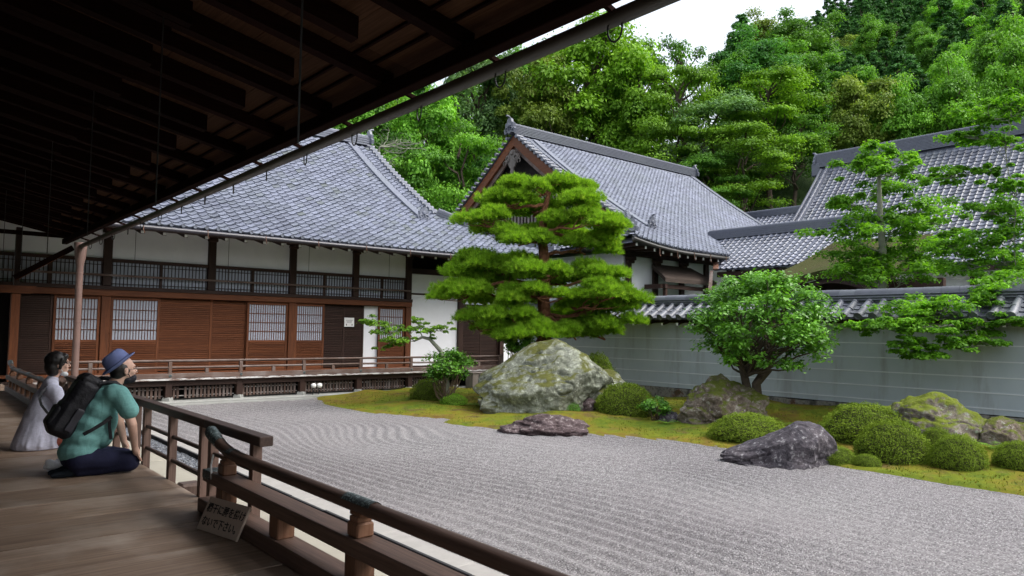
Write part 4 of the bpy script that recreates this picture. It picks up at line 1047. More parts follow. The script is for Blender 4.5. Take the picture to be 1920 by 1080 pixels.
MB().bar((24.9, 17.3, 4.30), (23.9, 16.7, 3.45), 0.12, 0.14).build('eave_end', 'rail_wood_x', HD)
HE = thing('bark_gable', 'mossy bark roofed entrance gable beyond the wall', 'roof', (24.5, 11.5, 0))
def mossbark():
    m = bpy.data.materials.new('moss_bark'); t, nd, lk = nodes_of(m); v = coords(t, rnd=False)
    a = noise(t, v, 1.3, 5, 0.6); b = noise(t, v, 22, 4, 0.7)
    c = ramp(t, a, [(0.3, (0.038, 0.052, 0.011)), (0.55, (0.058, 0.060, 0.02)), (0.75, (0.05, 0.042, 0.024))])
    finish(t, mixc(t, math_(t, 'MULTIPLY', b, 0.5), c, (0.05, 0.05, 0.02)), 0.95, bump(t, b, 0.6, 0.04), 0.1); MATS['moss_bark'] = m
mossbark()
def eS(u, v, dz=0.0):     # u 0..1 across (left to right), v 0 front .. 1 back
    yl = 13.75 - 0.75 * v; yr = 9.6; Yc = 11.5
    Y = yl + (yr - yl) * u
    f = math.exp(-((Y - Yc) / 1.0) ** 2) ; tip = 0.22 * max(0, abs(Y - Yc) / 2.4 - 0.35) ** 2
    z = 3.72 + (0.26 * f + tip) * (1 - v) ** 1.5 + 1.55 * v ** 0.9 - 0.12 * math.sin(math.pi * v)
    return (23.0 + 3.3 * v, Y, z + dz)
V, F = grid_surface(lambda u, v: eS(u, v), list(np.linspace(0, 1, 26)), list(np.linspace(0, 1, 12)))
V2, F2 = grid_surface(lambda u, v: (eS(u, v)[0] + 0.04, eS(u, v)[1], eS(u, v)[2] - 0.26), list(np.linspace(0, 1, 26)), list(np.linspace(0, 1, 12)))
n = len(V); m = MB(); rim = list(range(26)); rimL = [j * 26 for j in range(12)]
F = F + [tuple(i + n for i in f)[::-1] for f in F2] + [(rim[i], n + rim[i], n + rim[i + 1], rim[i + 1]) for i in range(25)] + [(rimL[i], rimL[i + 1], n + rimL[i + 1], n + rimL[i]) for i in range(11)]
m.add(V + V2, F).build('bark_roof', 'moss_bark', HE, smooth=True)
V = []; 
for u in np.linspace(0.03, 0.97, 24):
    p = eS(u, 0.0); V += [(p[0] + 0.15, p[1], p[2] - 0.27), (p[0] + 0.15, p[1], p[2] - 0.27 - 0.16 - 0.32 * abs(u - 0.46) ** 1.3), (p[0] + 0.25, p[1], p[2] - 0.27), (p[0] + 0.25, p[1], p[2] - 0.43 - 0.32 * abs(u - 0.46) ** 1.3)]
MB().add(V, [(i * 4, i * 4 + 1, i * 4 + 5, i * 4 + 4) for i in range(23)] + [(i * 4 + 1, i * 4 + 3, i * 4 + 7, i * 4 + 5) for i in range(23)]).build('barge_board', 'dark_wood_y', HE)
bx('gable_wall', 'dark_wood_y', HE, 24.2, 24.4, 8.6, 13.2, 2.6, 3.65); bx('tie_beam', 'rail_wood_y', HE, 23.5, 23.7, 9.5, 13.3, 3.05, 3.22)
for yy in (9.7, 13.0): bx('post', 'dark_wood_z', HE, 23.5, 23.7, yy, yy + 0.2, 0, 3.05)
bx('paper_panel', 'white_tip', HE, 24.15, 24.19, 10.35, 10.5, 2.8, 3.3, 0)

# ================================================================== RIGHT HALL
HC = thing('right_hall', 'large hall at right whose grey roof rises behind the maples', 'building', (37, 12, 0))
CX, CZE, CXR, CZR, CY1 = 33.3, 4.85, 40.0, 11.35, 20.4
def zC(X):
    t = (X - CX) / (CXR - CX); return CZE + (CZR - CZE) * (0.82 * t + 0.18 * t * t)
_cx = np.linspace(CX, CXR, 160); _ca = np.concatenate([[0], np.cumsum(np.hypot(np.diff(_cx), np.diff(zC(_cx))))])
def surfC(s, t):
    X = np.interp(t, _ca, _cx); return np.array([X, -s, zC(X) + 0.03])
V, F = grid_surface(lambda u, v: (v, u, zC(v)), [CY1, -6.0], list(np.linspace(CX, CXR, 16))); mm_ = MB().add(V, F)
V, F = grid_surface(lambda u, v: (2 * CXR - v, u, zC(v)), [-6.0, CY1], list(np.linspace(CX, CXR, 16))); mm_.add(V, F)
mm_.add([(CX + 0.3, CY1 - 0.3, CZE), (CXR, CY1 - 0.3, CZR), (2 * CXR - CX, CY1 - 0.3, CZE)], [(0, 1, 2)])
RFC = mm_.build('roof', 'roof_tile', HC, smooth=True)
tile_field(RFC, surfC, -CY1, 0.0, _ca[-1] - 0.12, lambda s, t: True, w_=0.30, l_=0.265, seed=5)
ridge(RFC, [(CXR, CY1 + 0.3, CZR + 0.05), (CXR, -6, CZR + 0.05)], 0.75, 0.24)
ridge_end(RFC, (CXR, CY1 + 0.35, CZR + 0.45), R(180), 1.0)
m = MB().box(CXR - 0.25, CXR + 0.25, CY1 + 0.05, CY1 + 0.55, CZR - 0.5, CZR + 0.25, 0.06); m.build('ridge_end_block', 'roof_tile', RFC)
ridge(RFC, [(v, CY1 - 0.45, zC(v) + 0.05) for v in np.linspace(CXR - 0.2, CX + 0.2, 12)], 0.20, 0.16, 'verge_ridge')
ridge(RFC, [(v, CY1 - 0.05, zC(v) + 0.04) for v in np.linspace(CXR - 0.2, CX + 0.2, 12)], 0.10, 0.12, 'verge_roll', cap=False)
bx('wall', 'plaster_white', HC, 34.6, 34.8, -6, CY1 - 1, 0, 5.2, 0); bx('eave_beam', 'dark_wood_y', HC, 33.4, 33.6, -6, CY1 - .2, 4.55, 4.80)
for yy in np.arange(0, 19, 2.2): bx('post', 'dark_wood_z', HC, 34.4, 34.598, yy, yy + 0.22, 0, 5.0)
# small lower roof between the two halls
def surfG(s, t): return np.array([36.0 + t * 0.8, -s, 7.0 + t * 0.6])
MB().add([(36, 27.5, 7.0), (36, 20.5, 7.0), (38.2, 20.5, 8.65), (38.2, 27.5, 8.65)], [(0, 1, 2, 3)]).build('annex_roof', 'roof_tile', HC); RG = [c for c in HC.children if c.name.startswith('annex')][0]
tile_field(RG, surfG, -27.4, -20.6, 2.7, lambda s, t: True, w_=0.30, l_=0.265, keep=0, seed=6)
ridge(RG, [(38.2, 27.5, 8.65), (38.2, 20.5, 8.65)], 0.35, 0.18)
# ================================================================== VEGETATION TOOLS
leafmat('leaf_mid', (0.049, 0.138, 0.019), (0.138, 0.324, 0.036))
leafmat('leaf_bright', (0.064, 0.179, 0.021), (0.187, 0.431, 0.040))
leafmat('leaf_yellow', (0.070, 0.165, 0.014), (0.20, 0.385, 0.030))
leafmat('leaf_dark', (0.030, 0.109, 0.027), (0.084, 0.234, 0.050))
leafmat('leaf_grey', (0.064, 0.136, 0.048), (0.172, 0.315, 0.108))
leafmat('leaf_olive', (0.085, 0.14, 0.02), (0.215, 0.30, 0.05))
leafmat('leaf_conifer', (0.028, 0.095, 0.026), (0.085, 0.235, 0.055), trans=0.2)
leafmat('leaf_maple', (0.06, 0.17, 0.012), (0.17, 0.38, 0.028), trans=0.5, objvar=0.1)
leafmat('leaf_camellia', (0.045, 0.13, 0.016), (0.14, 0.34, 0.032), trans=0.28, rough=0.4, spec=0.35, objvar=0.1)
leafmat('leaf_azalea', (0.075, 0.125, 0.012), (0.17, 0.245, 0.024), trans=0.25, spec=0.1, rough=0.7, objvar=0.12, tip=(0.25, 0.33, 0.05))
leafmat('leaf_fern', (0.05, 0.13, 0.012), (0.15, 0.28, 0.03), trans=0.4, objvar=0.15)
leafmat('needle', (0.11, 0.23, 0.016), (0.27, 0.47, 0.032), trans=0.45, rough=0.6, spec=0.15, objvar=0.0, tip=(0.36, 0.52, 0.06))
plain('bark', (0.075, 0.06, 0.045), 0.95, 0.35, 9, 0.8, 0.1, bscale=22, bdist=0.03)
plain('bark_pine', (0.21, 0.095, 0.055), 0.95, 0.4, 9, 0.9, 0.1, bscale=24, bdist=0.03)
plain('bark_grey', (0.20, 0.21, 0.16), 0.9, 0.25, 7, 0.5, 0.1, bscale=18, bdist=0.02)
plain('twig', (0.10, 0.075, 0.05), 0.95, 0.3, 9, 0.3, 0.1)
def unit(v): return v / np.maximum(np.linalg.norm(v, axis=-1, keepdims=True), 1e-9)
def leaves(C, Nn, size, rg, aspect=0.55, var=0.35, droop=0.0):
    n = len(C); Nn = unit(Nn); a = rg.normal(size=(n, 3)); a = unit(a - Nn * (a * Nn).sum(1, keepdims=True)); b = np.cross(Nn, a)
    s = size * (1 + var * rg.uniform(-1, 1, (n, 1))); L = a * s * 0.5; W = b * s * 0.5 * aspect
    tip = C + L - Nn * s * 0.10; ba = C - L - Nn * s * 0.06
    V = np.stack([ba, C - W, tip, C + W], 1).reshape(-1, 3); F = np.arange(4 * n).reshape(n, 4); return V, F
def clump_pts(cs, rad, n_each, rg, top=0.35, flat=1.0, shell=0.55):
    """leaf centres and normals spread through ellipsoidal clumps"""
    K = len(cs); d = unit(rg.normal(size=(K, n_each, 3))); d[..., 2] = np.where(d[..., 2] < -top, -d[..., 2], d[..., 2])
    r = shell + (1 - shell) * rg.uniform(0, 1, (K, n_each, 1)) ** 0.5
    r = r * (1 + 0.25 * rg.normal(size=(K, n_each, 1)))
    rr = np.asarray(rad, float).reshape(K, 1, 1) * np.array([1, 1, flat])
    P_ = np.asarray(cs)[:, None] + d * r * rr
    Nn = d + np.array([0, 0, 0.7]) + 0.55 * rg.normal(size=d.shape)
    return P_.reshape(-1, 3), Nn.reshape(-1, 3)
def crown_mesh(name, cs, rad, n_each, size, rg, mat, flat=1.0, up=0.0, aspect=0.6, top=0.35):
    C, Nn = clump_pts(cs, rad, n_each, rg, top, flat); Nn = Nn + np.array([0, 0, up])
    V, F = leaves(C, Nn, size, rg, aspect)
    kt = np.repeat(rg.uniform(0.1, 0.75, len(cs)), n_each); ti = np.clip(kt + rg.normal(0, 0.16, len(kt)), 0, 1)
    return npmesh(name, V, F, mat, tint=ti)
def limb(p, q, r0, r1, rg, n=6, bend=0.12):
    p = np.array(p, float); q = np.array(q, float); L = np.linalg.norm(q - p); off = rg.normal(0, bend * L, 3)
    pts = []; rr = []
    for k in range(n + 1):
        t = k / n; pts.append(p + (q - p) * t + off * math.sin(math.pi * t) + rg.normal(0, 0.02 * L, 3) * (0 < k < n)); rr.append(r0 + (r1 - r0) * t)
    return pts, rr
# ---------------- forest prototypes (10 m nominal height)
PROTO = {}
def proto(kind, seed):
    rg = np.random.default_rng(seed)
    tk = MB(); 
    if kind == 'broad':
        K = 70; d = unit(rg.normal(size=(K, 3))); r = rg.uniform(0.45, 1, (K, 1)) ** 0.6
        cs = d * r * np.array([2.9, 2.9, 3.1]) * (1 + 0.18 * rg.normal(size=(K, 1))) + np.array([0, 0, 6.1]); rad = rg.uniform(0.5, 1.05, K)
        me = crown_mesh('crown', cs, rad, 380, 0.20, rg, 'leaf_mid', 0.7)
    elif kind == 'layered':
        K = 46; h = rg.uniform(2.6, 9.2, K); rmax = 3.4 * np.sqrt(np.clip(1 - ((h - 5.2) / 4.6) ** 2, 0.05, 1)); a = rg.uniform(0, 6.28, K); rr = rmax * rg.uniform(0.2, 1, K) ** 0.6
        cs = np.stack([rr * np.cos(a), rr * np.sin(a), h], 1); rad = rg.uniform(0.7, 1.5, K)
        me = crown_mesh('crown', cs, rad, 430, 0.18, rg, 'leaf_yellow', 0.36, 0.3, top=0.2)
    elif kind == 'conifer':
        K = 80; h = np.linspace(2.0, 11.2, K); rmax = 2.5 * np.clip(1 - (h - 1.2) / 10.3, 0.01, 1) ** 0.9 + 0.1; a = rg.uniform(0, 6.28, K); rr = rmax * rg.uniform(0.5, 1.1, K)
        cs = np.stack([rr * np.cos(a), rr * np.sin(a), h], 1); rad = rg.uniform(0.4, 0.8, K) * (1.05 - 0.05 * h)
        me = crown_mesh('crown', cs, rad, 210, 0.21, rg, 'leaf_conifer', 0.85, aspect=0.5)
    else:   # lacy
        K = 30; d = unit(rg.normal(size=(K, 3))); cs = d * rg.uniform(0.5, 1, (K, 1)) * np.array([2.9, 2.9, 3.3]) + np.array([0, 0, 6.6]); rad = rg.uniform(0.5, 0.95, K)
        me = crown_mesh('crown', cs, rad, 150, 0.23, rg, 'leaf_mid', 0.7)
    pts, rr = limb((0, 0, -1.5), (rg.normal(0, .3), rg.normal(0, .3), 8.2 if kind != 'conifer' else 9.8), 0.26, 0.05, rg, 8, 0.02); tk.tube(pts, rr, 7)
    pick = rg.choice(len(cs), 12 if kind != 'conifer' else 5, replace=False)
    for i in pick:
        z0 = max(1.8, cs[i][2] - rg.uniform(1.0, 2.6)); p0 = (0, 0, z0); pts, rr = limb(p0, cs[i], 0.10, 0.025, rg, 5); tk.tube(pts, rr, 5)
    PROTO[(kind, seed)] = (me, mesh_of(tk, 'trunk', 'bark', True))
for kd, sds in (('broad', (1, 2, 3)), ('layered', (4, 5)), ('conifer', (6, 7, 8)), ('lacy', (9,))):
    for s_ in sds: proto(kd, s_)
TREE_N = [0]
def forest_tree(kind, mat, x, y, sx, sz, label, group, rg, zb=None):
    keys = [k for k in PROTO if k[0] == kind]; me, tm = PROTO[keys[TREE_N[0] % len(keys)]]; TREE_N[0] += 1
    z = float(hill_z(np.array([x]), np.array([y]))[0]) if zb is None else zb
    t = thing({'broad': 'broadleaf_tree', 'layered': 'maple_tree', 'conifer': 'conifer_tree', 'lacy': 'open_crowned_tree'}[kind], label, 'tree', (x, y, z - 0.2), group)
    rz = rg.uniform(0, 6.28)
    for nm, m_ in (('trunk', tm), ('crown', me)):
        o = link(nm, m_, t); o.scale = (sx, sx, sz); o.rotation_euler = (0, 0, rz)
        if nm == 'crown': o.material_slots[0].link = 'OBJECT'; o.material_slots[0].material = MATS[mat]
    return t
frg = np.random.default_rng(31)
# individually recognisable trees behind the roofs: azimuth from +Y (deg), distance, crown-centre height, crown width, kind, colour
TL_ = [
 (32.9, 49, 15.6, 7.0, 'broad', 'leaf_bright', 'bright leafy tree just right of the left hall ridge'),
 (37.0, 57, 19.5, 7.6, 'broad', 'leaf_grey', 'grey green tree under the eave, above the left hall roof'),
 (30.8, 46, 12.6, 5.2, 'layered', 'leaf_mid', 'low maple directly behind the left hall ridge end'),
 (35.6, 47, 12.0, 6.4, 'layered', 'leaf_bright', 'light green maple between the left hall and the gable'),
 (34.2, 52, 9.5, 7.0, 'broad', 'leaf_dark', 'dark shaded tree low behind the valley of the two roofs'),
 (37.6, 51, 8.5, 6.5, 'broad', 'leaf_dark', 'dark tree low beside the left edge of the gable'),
 (40.3, 62, 22.0, 8.0, 'broad', 'leaf_mid', 'mid green tree above the gable ridge end'),
 (45.8, 58, 21.6, 10.5, 'broad', 'leaf_yellow', 'large yellow green tree above the middle of the gabled roof'),
 (42.2, 55, 18.2, 6.6, 'broad', 'leaf_olive', 'olive tinted tree just right of the gable top'),
 (49.5, 68, 24.0, 8.5, 'broad', 'leaf_dark', 'tall dark tree against the sky left of the open crowned trees'),
 (53.2, 62, 22.3, 6.4, 'lacy', 'leaf_mid', 'tall open crowned tree with sky showing through, left of two'),
 (56.6, 62, 21.6, 5.4, 'lacy', 'leaf_mid', 'tall open crowned tree with sky showing through, right of two'),
 (49.3, 56, 18.8, 7.6, 'broad', 'leaf_yellow', 'yellow green tree over the centre of the gabled roof ridge'),
 (57.6, 64, 21.0, 7.6, 'broad', 'leaf_dark', 'dense dark tree below the dip in the skyline'),
 (52.6, 54, 16.6, 6.6, 'layered', 'leaf_yellow', 'yellow green maple above the right part of the gabled ridge'),
 (55.3, 55, 14.4, 7.6, 'layered', 'leaf_grey', 'pale grey green maple behind the far ridge end'),
 (59.2, 57, 14.6, 7.4, 'layered', 'leaf_yellow', 'yellow green maple left of the right hall ridge'),
 (61.4, 66, 19.0, 7.0, 'broad', 'leaf_mid', 'mid green tree with bare twigs above the right hall'),
 (57.6, 53, 11.4, 6.2, 'layered', 'leaf_yellow', 'low yellow green maple in the gap between the roofs'),
 (55.0, 52, 11.6, 5.0, 'layered', 'leaf_mid', 'low green maple beside the gabled roof verge'),
 (61.2, 58, 11.4, 5.2, 'layered', 'leaf_mid', 'low green maple against the right hall verge'),
 (65.4, 63, 19.2, 6.2, 'broad', 'leaf_olive', 'brownish olive tree above the right hall ridge'),
 (68.2, 63, 19.4, 6.0, 'broad', 'leaf_bright', 'fresh green round tree above the right hall ridge'),
 (71.2, 65, 20.2, 6.4, 'broad', 'leaf_bright', 'fresh green tree behind the right end of the ridge'),
 (73.6, 76, 26.5, 7.5, 'broad', 'leaf_bright', 'large light green tree at the right edge of the hillside'),
 (75.0, 70, 22.5, 7.0, 'broad', 'leaf_bright', 'light green tree at the far right above the tiles'),
 (71.8, 86, 31.0, 7.5, 'broad', 'leaf_bright', 'light green leaning tree high at the right'),
 (28.0, 50, 14.0, 7.0, 'broad', 'leaf_mid', 'tree behind the left hall under the near eave'),
 (26.0, 56, 16.0, 8.0, 'broad', 'leaf_mid', 'tree behind the left hall roof, half hidden by the eave'),
]
taken = []
for az, d, zc, wd, kd, mt, lb in TL_:
    x, y = d * math.sin(R(az)), d * math.cos(R(az)); zb = float(hill_z(np.array([x]), np.array([y]))[0])
    sx = wd / 6.8; sz = min(max(0.95 * sx, (zc - zb) / 6.2), 1.55 * sx); forest_tree(kd, mt, x, y, sx, sz, lb, 'trees behind the temple roofs', frg); taken.append((x, y))
# back rows and hillside
def scatter(az0, az1, r0, r1, gap, fn, tries=4000):
    for _ in range(tries):
        az = frg.uniform(az0, az1); r = math.sqrt(frg.uniform(r0 * r0, r1 * r1)); x, y = r * math.sin(R(az)), r * math.cos(R(az))
        g = gap * (0.8 + 0.4 * r / r1)
        if any((x - a) ** 2 + (y - b) ** 2 < g * g for a, b in taken): continue
        taken.append((x, y)); fn(x, y, az, r)
def back(x, y, az, r):
    kd = frg.choice(['broad', 'broad', 'layered']); mt = frg.choice(['leaf_mid', 'leaf_dark', 'leaf_yellow', 'leaf_mid'])
    s = frg.uniform(0.9, 1.2) if az < 50 else frg.uniform(0.6, 0.75); forest_tree(kd, mt, x, y, s, s * frg.uniform(0.95, 1.2), 'dense woodland tree of the back rows behind the roofs', 'back row woodland trees', frg)
scatter(20, 50, 58, 92, 6.6, back)
scatter(50, 57, 56, 74, 6.0, back, 500)
def hillside(x, y, az, r):
    u = frg.uniform()
    if u < 0.80 or r > 165: 
        s = frg.uniform(0.95, 1.3); forest_tree('conifer', 'leaf_conifer', x, y, s * 1.3, s * frg.uniform(0.9, 1.15), 'dark green conifer among many on the steep hillside', 'hillside conifers', frg)
    elif u < 0.87:
        s = frg.uniform(0.9, 1.25); forest_tree('broad', 'leaf_olive', x, y, s, s, 'olive crowned broadleaf tree among the hillside conifers', 'olive hillside trees', frg)
    else:
        s = frg.uniform(0.95, 1.4); forest_tree('broad', 'leaf_mid' if az < 70 else 'leaf_bright', x, y, s, s * 1.1, 'green broadleaf tree among the hillside conifers', 'green hillside trees', frg)
scatter(57, 79, 80, 270, 5.7, hillside, 7000)
for i, (x, y, s, mt, lb) in enumerate(((21.5, 6.6, 0.36, 'leaf_bright', 'bushy maple just behind the wall, right of the upright young maple'), (22.5, 4.6, 0.42, 'leaf_yellow', 'bushy yellow green maple behind the wall near the right edge'), (24.5, 6.0, 0.40, 'leaf_mid', 'bushy maple in front of the right hall eave'), (22.0, 8.9, 0.33, 'leaf_bright', 'low maple bush behind the trunk of the upright young maple'))):
    forest_tree('layered', mt, x, y, s, s * 0.95, lb, 'low maples behind the garden wall', frg)
print('forest trees', TREE_N[0])

# ================================================================== PINE
def make_pine():
    rg = np.random.default_rng(5)
    base = np.array([12.45, 13.75, 0.1]); t = thing('pine_tree', 'cloud pruned red pine with flat layered pads behind the great boulder', 'tree', tuple(base))
    # pads: offset along view-right (m), height z, offset towards viewer (m), half width, half height
    vr = np.array([math.cos(R(40)), -math.sin(R(40)), 0]); vt = np.array([-math.sin(R(40)), -math.cos(R(40)), 0])
    S = 18.5 / 1380
    px = [(1021, 350, 230, 52, 0.0), (904, 405, 92, 50, 0.5), (1092, 381, 112, 46, 0.4), (1074, 419, 215, 38, 0.6), (972, 449, 165, 42, 0.7), (1098, 463, 135, 54, -0.1),
          (889, 494, 150, 66, 0.2), (1010, 513, 120, 36, 0.9), (1122, 511, 124, 38, 0.5), (1138, 546, 150, 52, 0.8), (873, 549, 138, 38, 0.3), (1008, 548, 132, 38, 1.0),
          (900, 602, 118, 66, 0.4), (962, 590, 100, 36, 0.9), (1106, 578, 150, 40, 0.2), (1006, 627, 190, 52, 0.9), (1135, 622, 130, 56, 0.1), (1176, 562, 66, 34, 0.3), (836, 552, 52, 34, 0.2),
          (1000, 395, 170, 44, -0.7), (1040, 440, 190, 44, -0.9), (960, 500, 170, 46, -0.9), (1080, 520, 190, 46, -1.0), (950, 560, 190, 46, -1.0), (1070, 600, 190, 46, -0.9), (930, 440, 90, 40, -0.3), (1150, 440, 80, 40, -0.2), (950, 375, 110, 44, 0.2), (940, 525, 120, 40, 0.3), (950, 625, 110, 44, 0.3), (1080, 625, 120, 44, 0.5), (1160, 590, 90, 44, 0.2), (860, 520, 90, 44, 0.0)]
    tr = MB(); tx = [(1018, 665), (1022, 610), (1019, 560), (1022, 500), (1017, 450), (1019, 400), (1030, 360)]
    def wp(x_, y_, o_): 
        dist = 18.5 - o_; return CAM + (FW + RT * (x_ - 960) / 1380 - UP * (y_ - 540) / 1380) * dist
    tp = [wp(x_, y_, 0.0) for x_, y_ in tx]; tp[0][2] = 0.05
    tr.tube(tp, [0.20, 0.17, 0.155, 0.14, 0.12, 0.09, 0.05], 12); tr.build('trunk', 'bark_pine', t, smooth=True)
    Vn = []; Tn = []
    for i, (cx, cy, w_, h_, o_) in enumerate(px):
        c = wp(cx, cy, o_); rx = w_ / 2 * S * 0.98; rz = h_ / 2 * S * 0.95; ry = min(rx, 0.85) * 0.85
        rz *= 1.02; area = rx * ry * 3.2; n = int(200 + area * 540)
        # sub-lobes so that the pad has an uneven outline
        nl = max(4, int(rx * 7)); la = rg.uniform(0, 6.28, nl); lr = np.sqrt(rg.uniform(0.1, 1, nl)); lob = np.stack([lr * np.cos(la) * rx * 0.72, lr * np.sin(la) * ry * 0.72, (1 - lr ** 2) * rz * 0.75 + rg.normal(0, 0.07, nl)], 1); lrad = rg.uniform(0.30, 0.50, nl) * min(1.0, 0.5 + rx)
        k = rg.integers(0, nl, n); d = unit(rg.normal(size=(n, 3))); d[:, 2] = np.abs(d[:, 2]) - 0.28 * rg.uniform(0, 1, n)
        loc = lob[k] + d * lrad[k][:, None] * np.array([1, 1, 0.66]) * rg.uniform(0.45, 1.05, (n, 1))
        wpos = c + loc[:, :1] * vr + loc[:, 1:2] * vt + loc[:, 2:] * np.array([0, 0, 1.0]) - np.array([0, 0, rz * 0.35])
        dirw = d[:, :1] * vr + d[:, 1:2] * vt + d[:, 2:] * np.array([0, 0, 1.0]); ax = unit(dirw * 0.6 + np.array([0, 0, 1.0]) + 0.25 * rg.normal(size=(n, 3)))
        tuft_t = np.clip(rg.uniform(0.15, 0.75) * 0.5 + 0.22 + 0.22 * rg.normal(size=n), 0, 1)
        m_ = 22
        for _ in range(m_):
            dv = unit(ax + 0.50 * rg.normal(size=(n, 3))); L = rg.uniform(0.09, 0.15, (n, 1)); sd_ = unit(np.cross(dv, rg.normal(size=(n, 3)))) * 0.0062
            Vn.append(np.stack([wpos - sd_, wpos + sd_, wpos + dv * L], 1)); Tn.append(np.clip(tuft_t + 0.10 * rg.normal(size=n), 0, 1))
        # branches
        j = int(np.argmin([abs(tp[q][2] - (c[2] - 0.25)) for q in range(1, len(tp))])) + 1
        st = tp[j] + (tp[min(j + 1, len(tp) - 1)] - tp[j]) * rg.uniform(0, 0.5)
        br = MB(); pts, rr = limb(st, c - np.array([0, 0, rz * 0.55]), 0.055, 0.022, rg, 7, 0.10); br.tube(pts, rr, 7)
        for q in range(5):
            k2 = rg.integers(0, nl); e = c + lob[k2][0] * vr + lob[k2][1] * vt + np.array([0, 0, lob[k2][2] - rz * 0.45]); p0 = pts[rg.integers(4, 8)]; a2, b2 = limb(p0, e, 0.02, 0.007, rg, 4, 0.12); br.tube(a2, b2, 5)
        br.build('branch', 'bark_pine', t, smooth=True)
    V = np.concatenate(Vn).reshape(-1, 3) - base; F = np.arange(len(V)).reshape(-1, 3)
    link('crown', npmesh('crown', V, F, 'needle', tint=np.concatenate(Tn)), t); print('pine needles', len(F))
make_pine()

# ================================================================== CAMELLIA, MAPLES
def wpx(x_, y_, d): return CAM + (FW + RT * (x_ - 960) / 1380 - UP * (y_ - 540) / 1380) * d
def leafy(t, name, cs, rad, n_each, size, seed, mat, flat=0.7, up=0.5, aspect=0.5, top=0.3):
    rg = np.random.default_rng(seed); off = root_off(t)
    me = crown_mesh(name, np.asarray(cs) - off, rad, n_each, size, rg, mat, flat, up, aspect, top); return link(name, me, t)
def make_camellia():
    rg = np.random.default_rng(12); D = 14.8
    b = np.array([13.45, 8.22, 0.25]); t = thing('camellia_tree', 'round glossy leaved tree with twisted trunks in front of the wall', 'tree', tuple(b))
    c = wpx(1430, 611, D); K = 240; d = unit(rg.normal(size=(K, 3))); d[:, 2] = np.where(d[:, 2] < -0.85, -d[:, 2], d[:, 2]); r = rg.uniform(0.35, 1, (K, 1)) ** 0.5
    cs = c + d * r * np.array([1.40, 1.40, 1.04]); rad = rg.uniform(0.13, 0.28, K)
    leafy(t, 'crown', cs, rad, 80, 0.092, 13, 'leaf_camellia', 0.75, 0.3, 0.5)
    m = MB(); f1 = wpx(1424, 745, D); f1[2] = 0.1; g1 = wpx(1440, 690, D - 0.1)
    m.tube([f1, wpx(1418, 720, D), g1], [0.12, 0.09, 0.10], 10); m.build('trunk', 'bark', t, smooth=True)
    m = MB(); g2 = wpx(1392, 690, D + 0.1); m.tube([f1 + np.array([-0.06, 0.08, 0]), wpx(1398, 715, D + .1), g2, wpx(1385, 660, D + 0.1)], [0.10, 0.08, 0.07, 0.06], 10); m.build('trunk', 'bark', t, smooth=True)
    m = MB()
    starts = [g1, g2, wpx(1385, 660, D), wpx(1400, 705, D)]
    for i in rg.choice(K, 46, replace=False):
        s = starts[rg.integers(0, 4)]; pts, rr = limb(s, cs[i], 0.035, 0.008, rg, 6, 0.10); m.tube(pts, rr, 5)
    m.build('branches', 'bark', t, smooth=True)['kind'] = 'stuff'
make_camellia()
def branchy_maple(name, label, base, trunk_pts, trunk_r, pads, seed, size, n_each=120, mat='leaf_maple', bark='bark_grey', sub=6, flat=0.42):
    """pads: (x,y,z, half width, half height)"""
    rg = np.random.default_rng(seed); t = thing(name, label, 'tree', tuple(base)); m = MB(); m.tube(trunk_pts, trunk_r, 9); m.build('trunk', bark, t, smooth=True)
    cs = []; rad = []
    nodes = [np.array(p, float) for p in trunk_pts]; nr = list(trunk_r); tp0 = np.array(trunk_pts[len(trunk_pts) // 2], float)
    for (x, y, z, hw, hh) in sorted(pads, key=lambda q: np.linalg.norm(np.array(q[:3]) - tp0)):
        e0 = np.array([x, y, z - 0.3 * hh]); cost = [np.linalg.norm(p - e0) + 0.8 * max(0, p[2] - e0[2]) for p in nodes]; j = int(np.argmin(cost))
        pts, rr = limb(nodes[j], e0, max(0.012, min(0.03, nr[j] * 0.45)), 0.007, rg, 7, 0.07); mb = MB(); mb.tube(pts, rr, 6)
        for q in (3, 5, 7): nodes.append(np.array(pts[q])); nr.append(rr[q] * 1.2)
        for q in range(sub):
            o = np.array([rg.normal(0, 0.62) * hw, rg.normal(0, 0.62) * hw, rg.normal(0.1, 0.75) * hh]); e = np.array([x, y, z]) + o; cs.append(e); rad.append(hw * rg.uniform(0.20, 0.48))
            a2, b2 = limb(pts[rg.integers(4, 8)], e, 0.007, 0.003, rg, 4, 0.1); mb.tube(a2, b2, 4)
        mb.build('branch', bark, t, smooth=True)
    leafy(t, 'crown', cs, rad, n_each, size, seed + 1, mat, flat, 0.35, 0.62, 0.5); return t
# tall young maple behind the wall
D = 20.4; rg_ = np.random.default_rng(41)
tb = np.array([18.7, 8.05, 0]); tp = [np.array([18.7, 8.05, 0]), np.array([18.7, 8.05, 2.6]), wpx(1655, 470, 18.4), wpx(1650, 400, 18.4), wpx(1648, 330, 18.4), wpx(1650, 300, 18.4)]
pads = []
for (x_, y_, hw, hh) in ((1650, 290, .55, .16), (1612, 315, .5, .15), (1690, 320, .5, .18), (1600, 385, .55, .2), (1660, 360, .6, .2), (1715, 390, .7, .2), (1605, 440, .75, .22), (1670, 420, .7, .22), (1735, 430, .6, .2), (1600, 490, .75, .22), (1640, 470, .7, .25), (1700, 480, .75, .25), (1625, 515, .7, .22), (1690, 515, .8, .25), (1750, 500, .7, .25), (1770, 460, .5, .2)):
    p = wpx(x_, y_, 18.4 + rg_.uniform(-0.9, 0.9)); pads.append((*p, hw, hh))
branchy_maple('maple_tree', 'upright young maple rising behind the garden wall', tb, tp, [0.13, 0.11, 0.09, 0.07, 0.045, 0.02], pads, 42, 0.10, 105, sub=14, flat=0.5)
